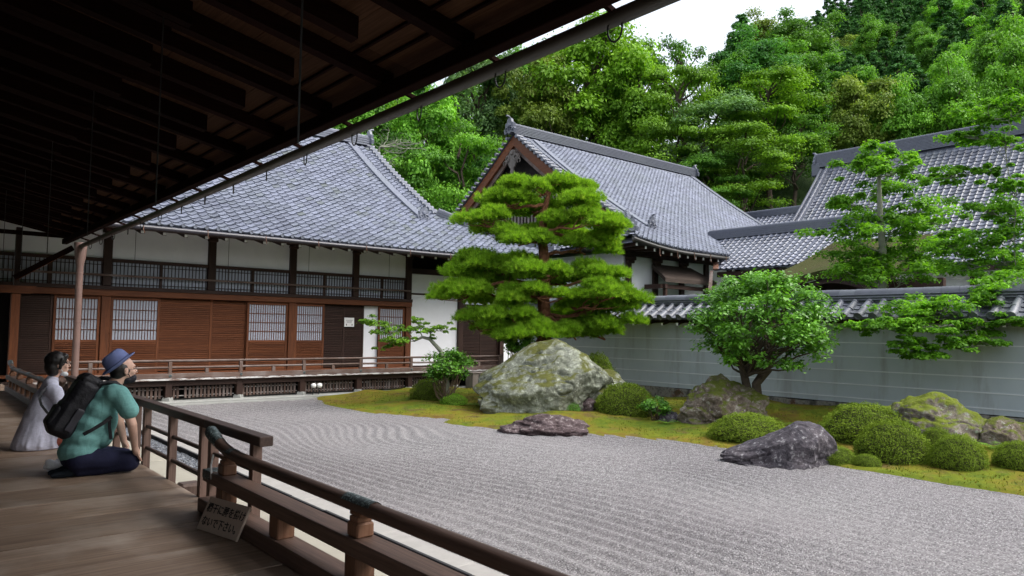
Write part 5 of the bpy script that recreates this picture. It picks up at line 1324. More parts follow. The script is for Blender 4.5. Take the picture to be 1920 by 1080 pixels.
# maple at the right edge, branches above and over the wall
tb = np.array([17.3, 1.7, 0]); tp = [tb, np.array([17.3, 1.75, 1.6]), np.array([17.25, 1.9, 2.6]), np.array([17.2, 2.1, 3.6]), np.array([17.1, 2.4, 4.6]), np.array([17.0, 2.6, 5.6])]
pads = []
for (x_, y_, hw, hh, d) in ((1895, 190, .45, .16, 15.0), (1850, 218, .5, .16, 15.2), (1815, 255, .45, .14, 15.4), (1885, 262, .4, .15, 15.0), (1775, 330, .38, .16, 15.6), (1838, 322, .25, .1, 15.3), (1900, 345, .35, .13, 15.0), (1850, 395, .55, .14, 15.3), (1905, 400, .4, .14, 15),
        (1890, 440, .5, .2, 15.2), (1840, 455, .55, .2, 15.6), (1790, 465, .5, .2, 15.9), (1880, 490, .55, .2, 15.2), (1820, 500, .55, .2, 15.6), (1910, 510, .4, .2, 15.0),
        (1870, 540, .5, .2, 14.0), (1905, 565, .4, .2, 13.6), (1830, 560, .45, .16, 13.8), (1770, 580, .5, .14, 13.9), (1720, 590, .45, .12, 14.0)):
    pads.append((*wpx(x_, y_, d), hw, hh))
branchy_maple('maple_tree', 'maple at the right edge whose branches reach over the wall coping', tb, tp, [0.16, 0.14, 0.12, 0.10, 0.07, 0.03], pads, 52, 0.08, 90, sub=14, flat=0.45)
tb = np.array([14.2, 1.3, 0.3]); tp = [tb, np.array([14.2, 1.4, 1.2]), np.array([14.15, 1.7, 1.9]), np.array([14.0, 2.4, 2.25]), wpx(1900, 588, 13.4), wpx(1840, 600, 13.4), wpx(1770, 612, 13.5), wpx(1700, 616, 13.6)]
pads = [(*wpx(x_, y_, d), hw, hh) for (x_, y_, hw, hh, d) in ((1650, 612, .42, .10, 13.7), (1615, 612, .3, .08, 13.8), (1700, 600, .4, .1, 13.6), (1720, 650, .32, .09, 13.5), (1700, 640, .3, .08, 13.6), (1775, 645, .38, .10, 13.4), (1840, 640, .35, .09, 13.2), (1730, 668, .28, .07, 13.5), (1830, 615, .36, .1, 13.3), (1760, 615, .32, .1, 13.4), (1885, 605, .3, .1, 13.2))]
branchy_maple('maple_tree', 'low maple bough drooping in front of the garden wall at right', tb, tp, [0.13, 0.11, 0.09, 0.07, 0.035, 0.026, 0.018, 0.010], pads, 62, 0.07, 95, sub=12, flat=0.40)
# little maple and glossy shrub before the white end wall
D = 17.3; tb = wpx(838, 722, D); tb[2] = 0.12
tp = [tb, wpx(838, 690, D), wpx(826, 658, D), wpx(806, 636, D), wpx(792, 632, D), wpx(776, 640, D)]
pads = [(*wpx(x_, y_, d), hw, hh) for (x_, y_, hw, hh, d) in ((700, 606, .30, .09, 17.1), (725, 616, .36, .10, 17.2), (738, 636, .34, .12, 17.1), (725, 648, .2, .06, 17.2), (765, 618, .24, .09, 17.3), (785, 606, .20, .08, 17.5), (810, 620, .26, .07, 17.3), (830, 618, .22, .07, 17.2), (760, 638, .22, .08, 17.2), (688, 602, .14, .05, 17.1))]
branchy_maple('maple_tree', 'small leaning maple before the white end wall of the hall', tb, tp, [0.07, 0.06, 0.05, 0.042, 0.035, 0.02], pads, 72, 0.065, 55, mat='leaf_yellow', sub=9)
def glossy_shrub(label, c, r, hz, K, n, size, seed, mat='leaf_camellia', name='leafy_shrub'):
    rg = np.random.default_rng(seed); base = np.array([c[0], c[1], float(moss_z(np.array([c[0]]), np.array([c[1]]))[0])]); t = thing(name, label, 'shrub', tuple(base), 'loose leafy shrubs')
    d = unit(rg.normal(size=(K, 3))); rr = rg.uniform(0.2, 1, (K, 1)) ** 0.5; cs = np.array(c) + d * rr * np.array([r, r, hz]); leafy(t, 'foliage', cs, rg.uniform(0.25, 0.42, K) * r, n, size, seed, mat, 0.7, 0.3)
    m = MB()
    for i in range(0, K, 2): pts, q = limb(base + rg.normal(0, 0.04, 3) * (1, 1, 0), cs[i], 0.018, 0.006, rg, 4, 0.08); m.tube(pts, q, 4)
    m.build('stems', 'twig', t)['kind'] = 'stuff'
glossy_shrub('bright glossy shrub at the foot of the small maple', wpx(838, 688, 17.2), 0.55, 0.36, 60, 60, 0.075, 81, 'leaf_camellia')
glossy_shrub('dark leafy shrub growing behind the left shoulder of the great boulder', wpx(965, 640, 17.8), 0.42, 0.30, 40, 60, 0.085, 82)
glossy_shrub('small green shrub at the wall foot, right of the domed azalea', (wpx(1228, 742, 14.8)[0], wpx(1228, 742, 14.8)[1], 0.36), 0.32, 0.18, 30, 60, 0.06, 83)

# bare twiggy tree above the left hall ridge
rgb = np.random.default_rng(97); bt = thing('bare_tree', 'pale bare twiggy branches above the right end of the left hall ridge', 'tree', (19.0, 32.0, 0))
f0 = wpx(704, 330, 37.0); f1 = wpx(712, 275, 37.0); MB().tube([(f0[0], f0[1], 0), f0, f1], [0.12, 0.08, 0.05], 7).build('trunk', 'bark_grey', bt, smooth=True)
for (x_, y_) in ((745, 262), (770, 268), (800, 282), (760, 285), (730, 245), (785, 270), (722, 300), (745, 292)):
    e = wpx(x_, y_, 37.0 + rgb.uniform(-.8, .8)); pts, rr = limb(f1 if y_ < 290 else f0, e, 0.035, 0.012, rgb, 7, 0.08); mb = MB(); mb.tube(pts, rr, 5)
    for q in range(14): p0 = pts[rgb.integers(2, 8)]; a2, b2 = limb(p0, p0 + np.array([rgb.normal(0, .35), rgb.normal(0, .35), rgb.normal(0.12, .2)]), 0.011, 0.005, rgb, 3, 0.1); mb.tube(a2, b2, 4)
    mb.build('branch', 'bark_grey', bt)
# ================================================================== ROCKS
def rockmat(name, stops, lichen, moss_c, moss_amt, scale=2.2, spots=None):
    m = bpy.data.materials.new(name); t, nd, lk = nodes_of(m); v = coords(t, rnd=False)
    a = noise(t, v, scale, 8, 0.68, 0.6); b = noise(t, v, scale * 5.5, 7, 0.72); g = noise(t, v, scale * 1.1 + 0.7, 6, 0.65, 0.9)
    c = ramp(t, a, stops)
    c = mixc(t, ramp(t, b, [(0.38, (0.65, 0.65, 0.65)), (0.62, (0, 0, 0))]), c, tuple(0.35 * q for q in stops[0][1]))
    c = mixc(t, ramp(t, b, [(0.56, (0, 0, 0)), (0.66, (0.8, 0.8, 0.8))]), c, lichen)
    if moss_amt > 0:
        ge = nd.new('ShaderNodeNewGeometry'); sx = nd.new('ShaderNodeSeparateXYZ'); lk.new(ge.outputs['Normal'], sx.inputs[0])
        f = math_(t, 'ADD', math_(t, 'MULTIPLY', sx.outputs[2], 0.32), g)
        f2 = ramp(t, f, [(1.0 - moss_amt - 0.08, (0, 0, 0)), (1.0 - moss_amt + 0.06, (1, 1, 1))]); c = mixc(t, f2, c, moss_c)
    n1 = bump(t, a, 0.7, 0.10); n2 = bump(t, b, 0.9, 0.04, n1); n3 = bump(t, noise(t, v, scale * 22, 4), 0.5, 0.012, n2)
    finish(t, c, 0.92, n3, 0.2); MATS[name] = m
rockmat('rock_green', [(0.3, (0.12, 0.125, 0.10)), (0.5, (0.25, 0.27, 0.21)), (0.7, (0.40, 0.42, 0.35))], (0.46, 0.49, 0.43), (0.085, 0.09, 0.022), 0.27, 1.7)
rockmat('rock_purple', [(0.3, (0.075, 0.05, 0.052)), (0.55, (0.15, 0.112, 0.116)), (0.75, (0.22, 0.18, 0.178))], (0.42, 0.38, 0.37), (0.06, 0.07, 0.02), 0.0, 2.6)
rockmat('rock_grey', [(0.3, (0.06, 0.057, 0.07)), (0.55, (0.13, 0.115, 0.13)), (0.75, (0.21, 0.19, 0.20))], (0.36, 0.36, 0.37), (0.06, 0.07, 0.02), 0.0, 2.4)
rockmat('rock_brown', [(0.3, (0.11, 0.08, 0.06)), (0.5, (0.25, 0.205, 0.165)), (0.72, (0.38, 0.335, 0.29))], (0.42, 0.43, 0.39), (0.10, 0.12, 0.018), 0.29, 2.0)
rockmat('rock_mossy', [(0.3, (0.11, 0.095, 0.08)), (0.5, (0.24, 0.205, 0.175)), (0.72, (0.34, 0.31, 0.27))], (0.32, 0.40, 0.32), (0.12, 0.15, 0.016), 0.34, 1.9)
def rock(name, label, c, size, yaw, seed, mat, planes=9, rough=0.10, sub=6, shape=None, cut=0.80):
    bm = bmesh.new(); bmesh.ops.create_icosphere(bm, subdivisions=sub, radius=1.0); V = np.array([v.co[:] for v in bm.verts]); F = np.array([[v.index for v in f.verts] for f in bm.faces]); bm.free()
    rg = np.random.default_rng(seed); d = V.copy(); r = np.ones(len(V))
    for k in range(planes):     # broken faces
        n = unit(rg.normal(size=3) + np.array([0, 0, 0.25])); h = rg.uniform(cut - 0.15, cut + 0.12); dn = d @ n; r = np.where(dn > 1e-3, np.minimum(r, h / np.maximum(dn, 1e-3) * 1.0), r)
    P_ = d * r[:, None]
    P_ = P_ + d * (0.16 * fbm(d * 1.3 + seed, 3, seed))[:, None] + d * (rough * fbm(d * 4 + seed, 5, seed + 3, 0.5))[:, None]
    cr = np.abs(fbm(d * 1.1 + 7 * seed, 4, seed + 9)); P_ = P_ - d * (0.06 * np.exp(-(cr / 0.045) ** 2))[:, None]
    if shape is not None:
        P_[:, 2] = P_[:, 2] * np.where(P_[:, 2] > 0, np.interp(P_[:, 0], shape[0], shape[1]), 1)
    P_ = P_ * np.array(size); cy, sy = math.cos(yaw), math.sin(yaw)
    P_ = np.stack([P_[:, 0] * cy - P_[:, 1] * sy, P_[:, 0] * sy + P_[:, 1] * cy, P_[:, 2]], 1)
    o = link(name, npmesh(name, P_, F, mat, smooth=True)); o.location = c; me = o.data
    tag(o, label, 'rock', 'garden boulders'); return o
def gz_(x, y): return float(moss_z(np.array([x]), np.array([y]))[0])
VYAW = R(-40)     # local x runs along the view's right
big = rock('great_boulder', 'great grey green lichened boulder below the pine', (11.35, 12.25, 0.35), (1.72, 1.15, 1.05), VYAW, 12, 'rock_green', 5, 0.045, 7, shape=([-1, -.7, -.3, .1, .5, 1], [.55, .75, 1.0, 1.25, 1.1, .7]))
rock('boulder', 'tall shoulder of grey stone leaning on the right of the great boulder', (12.05, 12.15, 0.25), (1.35, 0.95, 1.05), R(-62), 14, 'rock_green', 5, 0.045, 6)
rock('flat_rock', 'low flat purplish rock at the moss edge before the great boulder', (9.25, 10.0, 0.02), (0.86, 0.45, 0.30), VYAW - 0.12, 21, 'rock_purple', 8, 0.09)
rock('boulder', 'brown pitted boulder with mossy top at the foot of the glossy tree', (12.75, 8.60, 0.22), (0.98, 0.72, 0.78), VYAW, 33, 'rock_brown', 9, 0.10)
rock('peaked_rock', 'dark purple grey peaked rock at the gravel edge', (10.0, 5.72, 0.02), (1.0, 0.52, 0.50), VYAW - 0.1, 47, 'rock_grey', 9, 0.05, cut=0.85, shape=([-1, -.6, -.2, .15, .5, .75, 1], [.35, .55, .85, 1.25, 1.2, .8, .45]))
rock('boulder', 'rounded boulder with bright moss at the right by the wall', (13.1, 4.95, 0.25), (0.98, 0.72, 0.68), VYAW, 56, 'rock_mossy', 8, 0.07)
rock('small_rock', 'small dark rock at the right frame edge behind ferns', (13.4, 3.95, 0.25), (0.45, 0.3, 0.32), VYAW, 61, 'rock_brown', 6, 0.09, 5)
rock('small_rock', 'small dark rock left of the brown pitted boulder', (12.05, 9.35, 0.10), (0.26, 0.2, 0.20), VYAW, 66, 'rock_grey', 6, 0.09, 5)
rock('small_rock', 'small shadowed rock between great boulder and domed azalea', (11.75, 11.35, 0.12), (0.40, 0.3, 0.30), VYAW, 68, 'rock_purple', 6, 0.09, 5)

# ================================================================== CLIPPED AZALEAS
def az_proto(seed, n=13000):
    rg = np.random.default_rng(seed); d = unit(rg.normal(size=(n, 3))); d[:, 2] = np.abs(d[:, 2]) * np.where(rg.uniform(size=n) < 0.82, 1, -0.35)
    lump = 1 + 0.075 * fbm(d * 2.6 + seed, 3, seed) + 0.07 * vnoise(d * 8, seed)
    r = lump * (0.84 + 0.16 * rg.uniform(0, 1, n) ** 0.55) + 0.025 * np.abs(rg.normal(size=n)) * (rg.uniform(size=n) < 0.25)
    C = d * r[:, None]; V, F = leaves(C, d + 0.75 * rg.normal(size=(n, 3)) + np.array([0, 0, 0.3]), 0.046, rg, 0.55)
    ti = np.clip(0.42 + 0.25 * vnoise(d * 5 + 3, seed + 2) + 0.11 * rg.normal(size=n), 0, 1)
    fol = npmesh('foliage', V, F, 'leaf_azalea', tint=ti)
    bm = bmesh.new(); bmesh.ops.create_icosphere(bm, subdivisions=4, radius=0.86); Vc = np.array([v.co[:] for v in bm.verts]); Fc = np.array([[v.index for v in f.verts] for f in bm.faces]); bm.free()
    Vc = Vc * (1 + 0.06 * fbm(unit(Vc) * 3.2 + seed, 3, seed))[:, None] * np.array([1, 1, 1]); Vc[:, 2] = np.where(Vc[:, 2] < 0, Vc[:, 2] * 0.35, Vc[:, 2])
    return fol, npmesh('twig_mass', Vc, Fc, 'azalea_twig', smooth=True)
plain('azalea_twig', (0.05, 0.06, 0.016), 0.95, 0.4, 14, 0.9, 0.1, bscale=50, bdist=0.03)
AZ = [az_proto(s) for s in (1, 2, 3)]
def azalea(label, x, y, r, h, k, z=None, mat=None):
    z = gz_(x, y) if z is None else z
    t = thing('clipped_azalea', label, 'shrub', (x, y, z), 'clipped azalea domes')
    for nm, me in (('foliage', AZ[k % 3][0]), ('twig_mass', AZ[k % 3][1])):
        o = link(nm, me, t); o.scale = (r, r, h); o.rotation_euler = (0, 0, k * 1.3)
        if mat and nm == 'foliage': o.material_slots[0].link = 'OBJECT'; o.material_slots[0].material = MATS[mat]
azalea('clipped azalea dome below the small maple, leftmost of the domes', 10.25, 15.35, 0.47, 0.50, 0)
azalea('large clipped azalea dome right of the great boulder', 12.05, 10.55, 0.66, 0.66, 1)
azalea('small dark azalea ball at the right foot of the great boulder', 11.2, 11.35, 0.22, 0.27, 2, mat='leaf_camellia')
azalea('azalea dome peeking over the right shoulder of the great boulder', 13.3, 12.55, 0.55, 1.15, 0)
azalea('broad clipped azalea dome before the brown pitted boulder', 11.35, 7.15, 0.68, 0.42, 2)
azalea('broad azalea dome behind, left of the mossy boulder', 12.35, 5.62, 0.72, 0.58, 0)
azalea('round azalea dome in front of the broad one, right of the peaked rock', 11.25, 4.72, 0.52, 0.55, 1)
azalea('tiny azalea tuft at the gravel edge right of the peaked rock', 10.55, 4.78, 0.20, 0.16, 2)
azalea('low azalea tuft hugging the right foot of the peaked rock', 10.55, 5.22, 0.30, 0.22, 0)
azalea('round azalea dome at right before the mossy boulder', 11.3, 3.88, 0.38, 0.43, 2)
azalea('small azalea dome between the two round domes at right', 11.8, 4.33, 0.27, 0.40, 0)
azalea('azalea dome cut by the right frame edge', 11.75, 3.26, 0.34, 0.34, 1)
azalea('small yellow green azalea tuft before the left foot of the great boulder', 10.1, 14.1, 0.33, 0.26, 1, mat='leaf_yellow')
# ferns
def fern_mesh(seed, n=7):
    rg = np.random.default_rng(seed); C = []; Nn = []; V = []; F = []
    for k in range(n):
        a = 2 * math.pi * k / n + rg.normal(0, 0.2); L = rg.uniform(0.28, 0.42); dr = np.array([math.cos(a), math.sin(a), 0]); sd_ = np.array([-math.sin(a), math.cos(a), 0])
        for q in range(13):
            t = (q + 1) / 13; p = dr * L * t + np.array([0, 0, L * (0.85 * t - 0.75 * t * t)]); w_ = 0.085 * math.sin(math.pi * min(1, 0.15 + t * 0.88))
            for s_ in (-1, 1):
                b = len(V); V += [p - dr * 0.011, p + sd_ * s_ * w_ + dr * 0.02 - np.array([0, 0, 0.012]), p + dr * 0.013]; F.append((b, b + 1, b + 2))
    return npmesh('frond', np.array(V), np.array(F), 'leaf_fern', tint=rg.uniform(0.2, 0.9, len(F)))
FM = [fern_mesh(s) for s in (1, 2, 3)]
for i, (x, y, s, lb) in enumerate(((11.55, 9.05, 0.75, 'pale fern just left of the brown pitted boulder'), (13.2, 8.0, 1.0, 'light fern against the wall behind the brown boulder'), (12.2, 8.15, 0.6, 'small fern at the foot of the brown boulder'), (10.35, 13.4, 0.9, 'fern at the left foot of the great boulder'), (10.25, 13.75, 0.7, 'smaller fern beside the yellow green tuft'), (12.75, 4.35, 1.0, 'fern below the mossy boulder, left one'), (12.65, 3.85, 1.1, 'fern below the mossy boulder, right one'), (12.3, 4.7, 0.8, 'fern between azalea domes and mossy boulder'), (13.6, 6.3, 0.9, 'fern by the wall left of the broad azalea'), (12.9, 7.3, 0.9, 'fern clump behind the broad clipped dome'), (12.9, 5.25, 0.8, 'fern tuft on the left flank of the mossy boulder'))):
    o = link('fern', FM[i % 3]); o.location = (x, y, gz_(x, y)); o.scale = (s, s, s); o.rotation_euler = (0, 0, i * 1.7); tag(o, lb, 'fern', 'ferns in the moss')
# short grass and moss tufts (uncountable)
def tufts():
    rg = np.random.default_rng(77); n = 26000; y = rg.uniform(2.0, 18.0, n); x = moss_x(y) + 0.04 + rg.uniform(0, 1, n) ** 1.0 * (15.5 - moss_x(y)); z = moss_z(x, y)
    keep = vnoise(np.stack([x * 1.3, y * 1.3, 0 * x], -1), 4) + 0.35 * rg.normal(size=n) > -0.15; x, y, z = x[keep], y[keep], z[keep]; n = len(x)
    p = np.stack([x, y, z], 1); dv = unit(np.array([0, 0, 1.0]) + 0.6 * rg.normal(size=(n, 3))) * rg.uniform(0.018, 0.05, (n, 1)); sd_ = unit(np.cross(dv, rg.normal(size=(n, 3)))) * rg.uniform(0.006, 0.012, (n, 1))
    V = np.stack([p - sd_, p + sd_, p + dv], 1).reshape(-1, 3); m = link('moss_tufts', npmesh('moss_tufts', V, np.arange(3 * n).reshape(n, 3), 'moss_blade', tint=rg.uniform(0, 1, n))); tag(m, 'fine yellow green moss tufts over the bank', 'moss', kind='stuff')
leafmat('moss_blade', (0.07, 0.10, 0.012), (0.165, 0.185, 0.016), trans=0.2, objvar=0.0, tip=(0.22, 0.15, 0.03))
tufts()
# ================================================================== PEOPLE
plain('skin', (0.66, 0.42, 0.33), 0.55, 0.06, 12, 0.05, 0.35)
plain('hair', (0.012, 0.010, 0.010), 0.45, 0.3, 60, 0.3, 0.5)
plain('mask_black', (0.022, 0.022, 0.03), 0.8, 0.1, 20, 0.1)
plain('mask_white', (0.72, 0.76, 0.78), 0.8, 0.04, 20, 0.1)
plain('trousers', (0.016, 0.018, 0.046), 0.85, 0.3, 10, 0.3, 0.2, bscale=30, bdist=0.01)
plain('sock', (0.012, 0.016, 0.022), 0.9, 0.2, 20, 0.3, 0.1)
plain('hat_felt', (0.17, 0.21, 0.42), 0.85, 0.12, 20, 0.2, 0.2, bscale=120)
plain('hat_band', (0.075, 0.095, 0.21), 0.8, 0.1, 20, 0.2)
plain('bag_black', (0.010, 0.010, 0.015), 0.6, 0.3, 14, 0.5, 0.4, bscale=18, bdist=0.02)
plain('bag_trim', (0.03, 0.03, 0.04), 0.5, 0.2, 14, 0.2, 0.4)
plain('skirt', (0.26, 0.07, 0.045), 0.85, 0.1, 10, 0.1)
plain('glass_frame', (0.25, 0.2, 0.18), 0.3, 0.1, 10, 0.0, 0.5)
plain('plastic_white', (0.82, 0.82, 0.86), 0.35, 0.05, 10, 0.2, 0.5)
def knit(name, c, sc):
    m = bpy.data.materials.new(name); t, nd, lk = nodes_of(m); v = coords(t, rnd=False); n1 = noise(t, coords(t, (14, 14, 40), rnd=False), 2, 4, 0.6); n2 = noise(t, v, 260, 2)
    col = ramp(t, n1, [(0.3, tuple(a * 0.88 for a in c)), (0.7, tuple(a * 1.1 for a in c))]); f = noise(t, coords(t, (7, 7, 2.2), rnd=False), 2.4, 3, 0.5, 0.8)
    finish(t, col, 0.9, bump(t, n2, 0.3, 0.002, bump(t, f, 0.5, 0.012)), 0.15); MATS[name] = m
knit('knit_teal', (0.16, 0.36, 0.35), 1); knit('tee_lilac', (0.56, 0.57, 0.70), 1)
def cap_pts(m, p, q, r0, r1, n=12):
    p = Vector(p); q = Vector(q); d = (q - p); L = d.length or 1e-4; y = d / L; ref = Vector((0, 0, 1)) if abs(y.z) < 0.9 else Vector((1, 0, 0)); u = y.cross(ref).normalized(); v = y.cross(u); V = []; F = []
    prof = [(r0 * math.cos(a), r0 * math.sin(a)) for a in np.linspace(-math.pi / 2, 0, 5)] + [(r1 * math.cos(a), L + r1 * math.sin(a)) for a in np.linspace(0, math.pi / 2, 5)]
    for (r_, h) in prof:
        for k in range(n):
            a = 2 * math.pi * k / n; V.append(p + y * h + (u * math.cos(a) + v * math.sin(a)) * max(r_, 1e-4))
    for i in range(len(prof) - 1):
        for k in range(n): F.append((i * n + k, i * n + (k + 1) % n, (i + 1) * n + (k + 1) % n, (i + 1) * n + k))
    F.append(tuple(range(n))[::-1]); F.append(tuple((len(prof) - 1) * n + k for k in range(n))); m.add(V, F)
def ell(m, c, r, tilt=0.0, n=16):
    V = []; F = []; k = n // 2
    for i in range(k + 1):
        th = math.pi * i / k
        for j in range(n):
            ph = 2 * math.pi * j / n; x, y, z = r[0] * math.sin(th) * math.cos(ph), r[1] * math.sin(th) * math.sin(ph), r[2] * math.cos(th)
            if i in (0, k): x += 1e-4 * math.cos(ph); y += 1e-4 * math.sin(ph)
            ct, st = math.cos(tilt), math.sin(tilt); V.append((c[0] + x * ct + z * st, c[1] + y, c[2] - x * st + z * ct))
    for i in range(k):
        for j in range(n): F.append((i * n + j, (i + 1) * n + j, (i + 1) * n + (j + 1) % n, i * n + (j + 1) % n))
    F.append(tuple(range(n))); F.append(tuple(k * n + j for j in range(n))[::-1]); m.add(V, F)
def fuse(m, name, mat, parent, vox=0.011, sm=5, wrinkle=0.0, seed=0, floor=None):
    """fuse overlapping forms into one continuous surface"""
    off = root_off(parent); me = npmesh(name, np.array(m.v) - off, m.f, mat); o = bpy.data.objects.new(name, me); COL.objects.link(o)
    md = o.modifiers.new('r', 'REMESH'); md.mode = 'VOXEL'; md.voxel_size = vox; md.use_smooth_shade = True
    if sm: s2 = o.modifiers.new('s', 'SMOOTH'); s2.factor = 0.5; s2.iterations = sm
    dg = bpy.context.evaluated_depsgraph_get(); dg.update(); m2 = bpy.data.meshes.new_from_object(o.evaluated_get(dg)); bpy.data.objects.remove(o); m2.name = name
    if wrinkle:
        V = np.empty(len(m2.vertices) * 3); m2.vertices.foreach_get('co', V); V = V.reshape(-1, 3); Nn = np.empty(len(V) * 3); m2.vertices.foreach_get('normal', Nn); Nn = Nn.reshape(-1, 3)
        d = fbm(V * np.array([9, 9, 4.5]) + seed, 3, seed) + 0.6 * (0.5 - np.abs(vnoise(V * np.array([13, 13, 5]) + seed, seed + 5))); m2.vertices.foreach_set('co', (V + Nn * (wrinkle * d)[:, None]).ravel()); m2.update()
    if floor is not None:
        V = np.empty(len(m2.vertices) * 3); m2.vertices.foreach_get('co', V); V = V.reshape(-1, 3); V[:, 2] = np.maximum(V[:, 2], floor - off[2]); m2.vertices.foreach_set('co', V.ravel()); m2.update()
    m2.materials.clear(); m2.materials.append(MATS[mat]); m2.polygons.foreach_set('use_smooth', np.ones(len(m2.polygons), bool))
    return link(name, m2, parent)
def hand(m, w_, d, side, s=1.0, down=0.35):
    """palm and five fingers, w_ wrist point, d pointing direction (x,z plane), side = thumb side in y"""
    d = Vector(d).normalized(); y = Vector((0, side, 0)); w_ = Vector(w_); pal = w_ + d * 0.045 * s; cap_pts(m, w_, pal, 0.026 * s, 0.030 * s)
    for k, (off, L) in enumerate(((-0.030, 0.055), (-0.011, 0.068), (0.009, 0.072), (0.028, 0.064))):
        b = pal + y * off * s + d * 0.015 * s; k1 = b + d * L * 0.55 * s; k2 = k1 + (d + Vector((0, 0, -down * 1.6))).normalized() * L * 0.5 * s
        cap_pts(m, b, k1, 0.0095 * s, 0.009 * s, 8); cap_pts(m, k1, k2, 0.009 * s, 0.0075 * s, 8)
    b = w_ + d * 0.02 * s + y * 0.026 * s; k1 = b + (d * 0.6 + y * 0.8).normalized() * 0.036 * s; k2 = k1 + (d + y * 0.2).normalized() * 0.03 * s; cap_pts(m, b, k1, 0.012 * s, 0.0105 * s, 8); cap_pts(m, k1, k2, 0.0105 * s, 0.008 * s, 8)
def head(m, c, tilt, yaw_y=0.0):
    """skull, jaw, nose, lips, brow, ears; facing +x, tilt lifts the chin"""
    Mx = Matrix.Translation(c) @ Matrix.Rotation(yaw_y, 4, 'Z') @ Matrix.Rotation(-tilt, 4, 'Y')
    h = MB(); ell(h, (-0.012, 0, 0.03), (0.095, 0.075, 0.088)); ell(h, (0.028, 0, -0.035), (0.062, 0.055, 0.075)); ell(h, (0.062, 0, -0.085), (0.026, 0.03, 0.024))
    cap_pts(h, (0.086, 0, 0.012), (0.106, 0, -0.022), 0.010, 0.014, 8); ell(h, (0.086, 0, -0.052), (0.014, 0.022, 0.008)); ell(h, (0.084, 0, -0.066), (0.013, 0.019, 0.008)); ell(h, (0.080, 0, 0.034), (0.016, 0.048, 0.010))
    for s in (-1, 1): ell(h, (-0.005, s * 0.078, -0.012), (0.020, 0.010, 0.032)); ell(h, (0.062, s * 0.038, -0.022), (0.026, 0.022, 0.022))
    m.add([tuple(Mx @ Vector(v)) for v in h.v], h.f); return Mx
def face_bits(par, Mx, glasses=True):
    for s in (-1, 1):
        e = MB(); ell(e, (0.078, s * 0.031, 0.008), (0.010, 0.013, 0.006), 0, 10); e.v = [tuple(Mx @ Vector(v)) for v in e.v]; e.build('eye', 'hair', par, smooth=True)
        if glasses:
            g = MB(); g.tube([(0.104 - 0.012 * abs(math.cos(a)), s * 0.033 + 0.025 * math.cos(a), 0.002 + 0.021 * math.sin(a)) for a in np.linspace(0, 2 * math.pi, 16)], 0.0022, 5, False); g.tube([(0.092, s * 0.058, 0.008), (0.04, s * 0.078, 0.006), (0.0, s * 0.082, 0.004)], 0.002, 5)
            g.v = [tuple(Mx @ Vector(v)) for v in g.v]; g.build('glasses', 'glass_frame', par)
def MP(px, py, dy=0.0): return (1.030 + (px - 92) * 0.00400, 7.05 + dy, 0.62 + (889 - py) * 0.00454)
def WP(px, py, dy=0.0): return (1.17 + (px - 75) * 0.0050, 8.75 + dy, 0.62 + (845 - py) * 0.00541)

# ---- the kneeling man
man = thing('person', 'person kneeling on the veranda in teal knit shirt, blue hat and black backpack', 'person', (1.26, 7.05, 0.62))
m = MB(); HM = head(m, MP(221, 700), 0.02, 0.12)
cap_pts(m, MP(203, 728), MP(217, 712), 0.056, 0.052); cap_pts(m, MP(190, 748), MP(204, 728), 0.09, 0.058)
cap_pts(m, MP(150, 830), MP(186, 760), 0.12, 0.12); cap_pts(m, MP(140, 852), MP(150, 830), 0.12, 0.12)
for s in (-1, 1):
    sh = MP(209, 742, s * 0.185); el_ = MP(229, 798, s * 0.235); wr = MP(239, 842, s * 0.19)
    cap_pts(m, MP(196, 746, s * 0.06), sh, 0.06, 0.052); cap_pts(m, sh, el_, 0.050, 0.040); cap_pts(m, el_, wr, 0.040, 0.027); hand(m, wr, (0.35, 0, -0.9), -s, 1.0, -0.3)
    cap_pts(m, MP(140, 856, s * 0.09), MP(232, 862, s * 0.13), 0.065, 0.05); cap_pts(m, MP(232, 868, s * 0.13), MP(155, 877, s * 0.095), 0.042, 0.026)
fuse(m, 'body', 'skin', man, 0.0085, 2)
face_bits(man, HM)
m = MB()
ell(m, MP(143, 846), (0.155, 0.19, 0.125)); ell(m, MP(150, 822), (0.150, 0.185, 0.13)); ell(m, MP(161, 797), (0.150, 0.19, 0.14), 0.3); ell(m, MP(174, 772), (0.150, 0.20, 0.14), 0.4); ell(m, MP(186, 751), (0.130, 0.205, 0.115), 0.5)
cap_pts(m, MP(196, 742, -0.16), MP(196, 742, 0.16), 0.085, 0.085); ell(m, MP(200, 733), (0.085, 0.12, 0.06))
ell(m, MP(185, 818), (0.09, 0.15, 0.12)); ell(m, MP(196, 790), (0.075, 0.15, 0.14))
for s in (-1, 1): cap_pts(m, MP(205, 743, s * 0.175), MP(222, 771, s * 0.225), 0.082, 0.080)
sh_ = fuse(m, 'shirt', 'knit_teal', man, 0.011, 5, 0.0045, 3)
m = MB()
for s in (-1, 1):
    cap_pts(m, MP(143, 860, s * 0.09), MP(236, 866, s * 0.135), 0.105, 0.072); cap_pts(m, MP(234, 872, s * 0.135), MP(140, 878, s * 0.09), 0.070, 0.052); ell(m, MP(239, 870, s * 0.135), (0.055, 0.075, 0.07))
ell(m, MP(140, 858), (0.12, 0.19, 0.10))
fuse(m, 'trousers', 'trousers', man, 0.011, 4, 0.006, 8)
for s in (-1, 1):
    m = MB(); cap_pts(m, MP(158, 878, s * 0.095), MP(120, 881, s * 0.08), 0.040, 0.036); cap_pts(m, MP(122, 882, s * 0.08), MP(97, 884, s * 0.07), 0.037, 0.022); fuse(m, 'sock', 'sock', man, 0.009, 3)
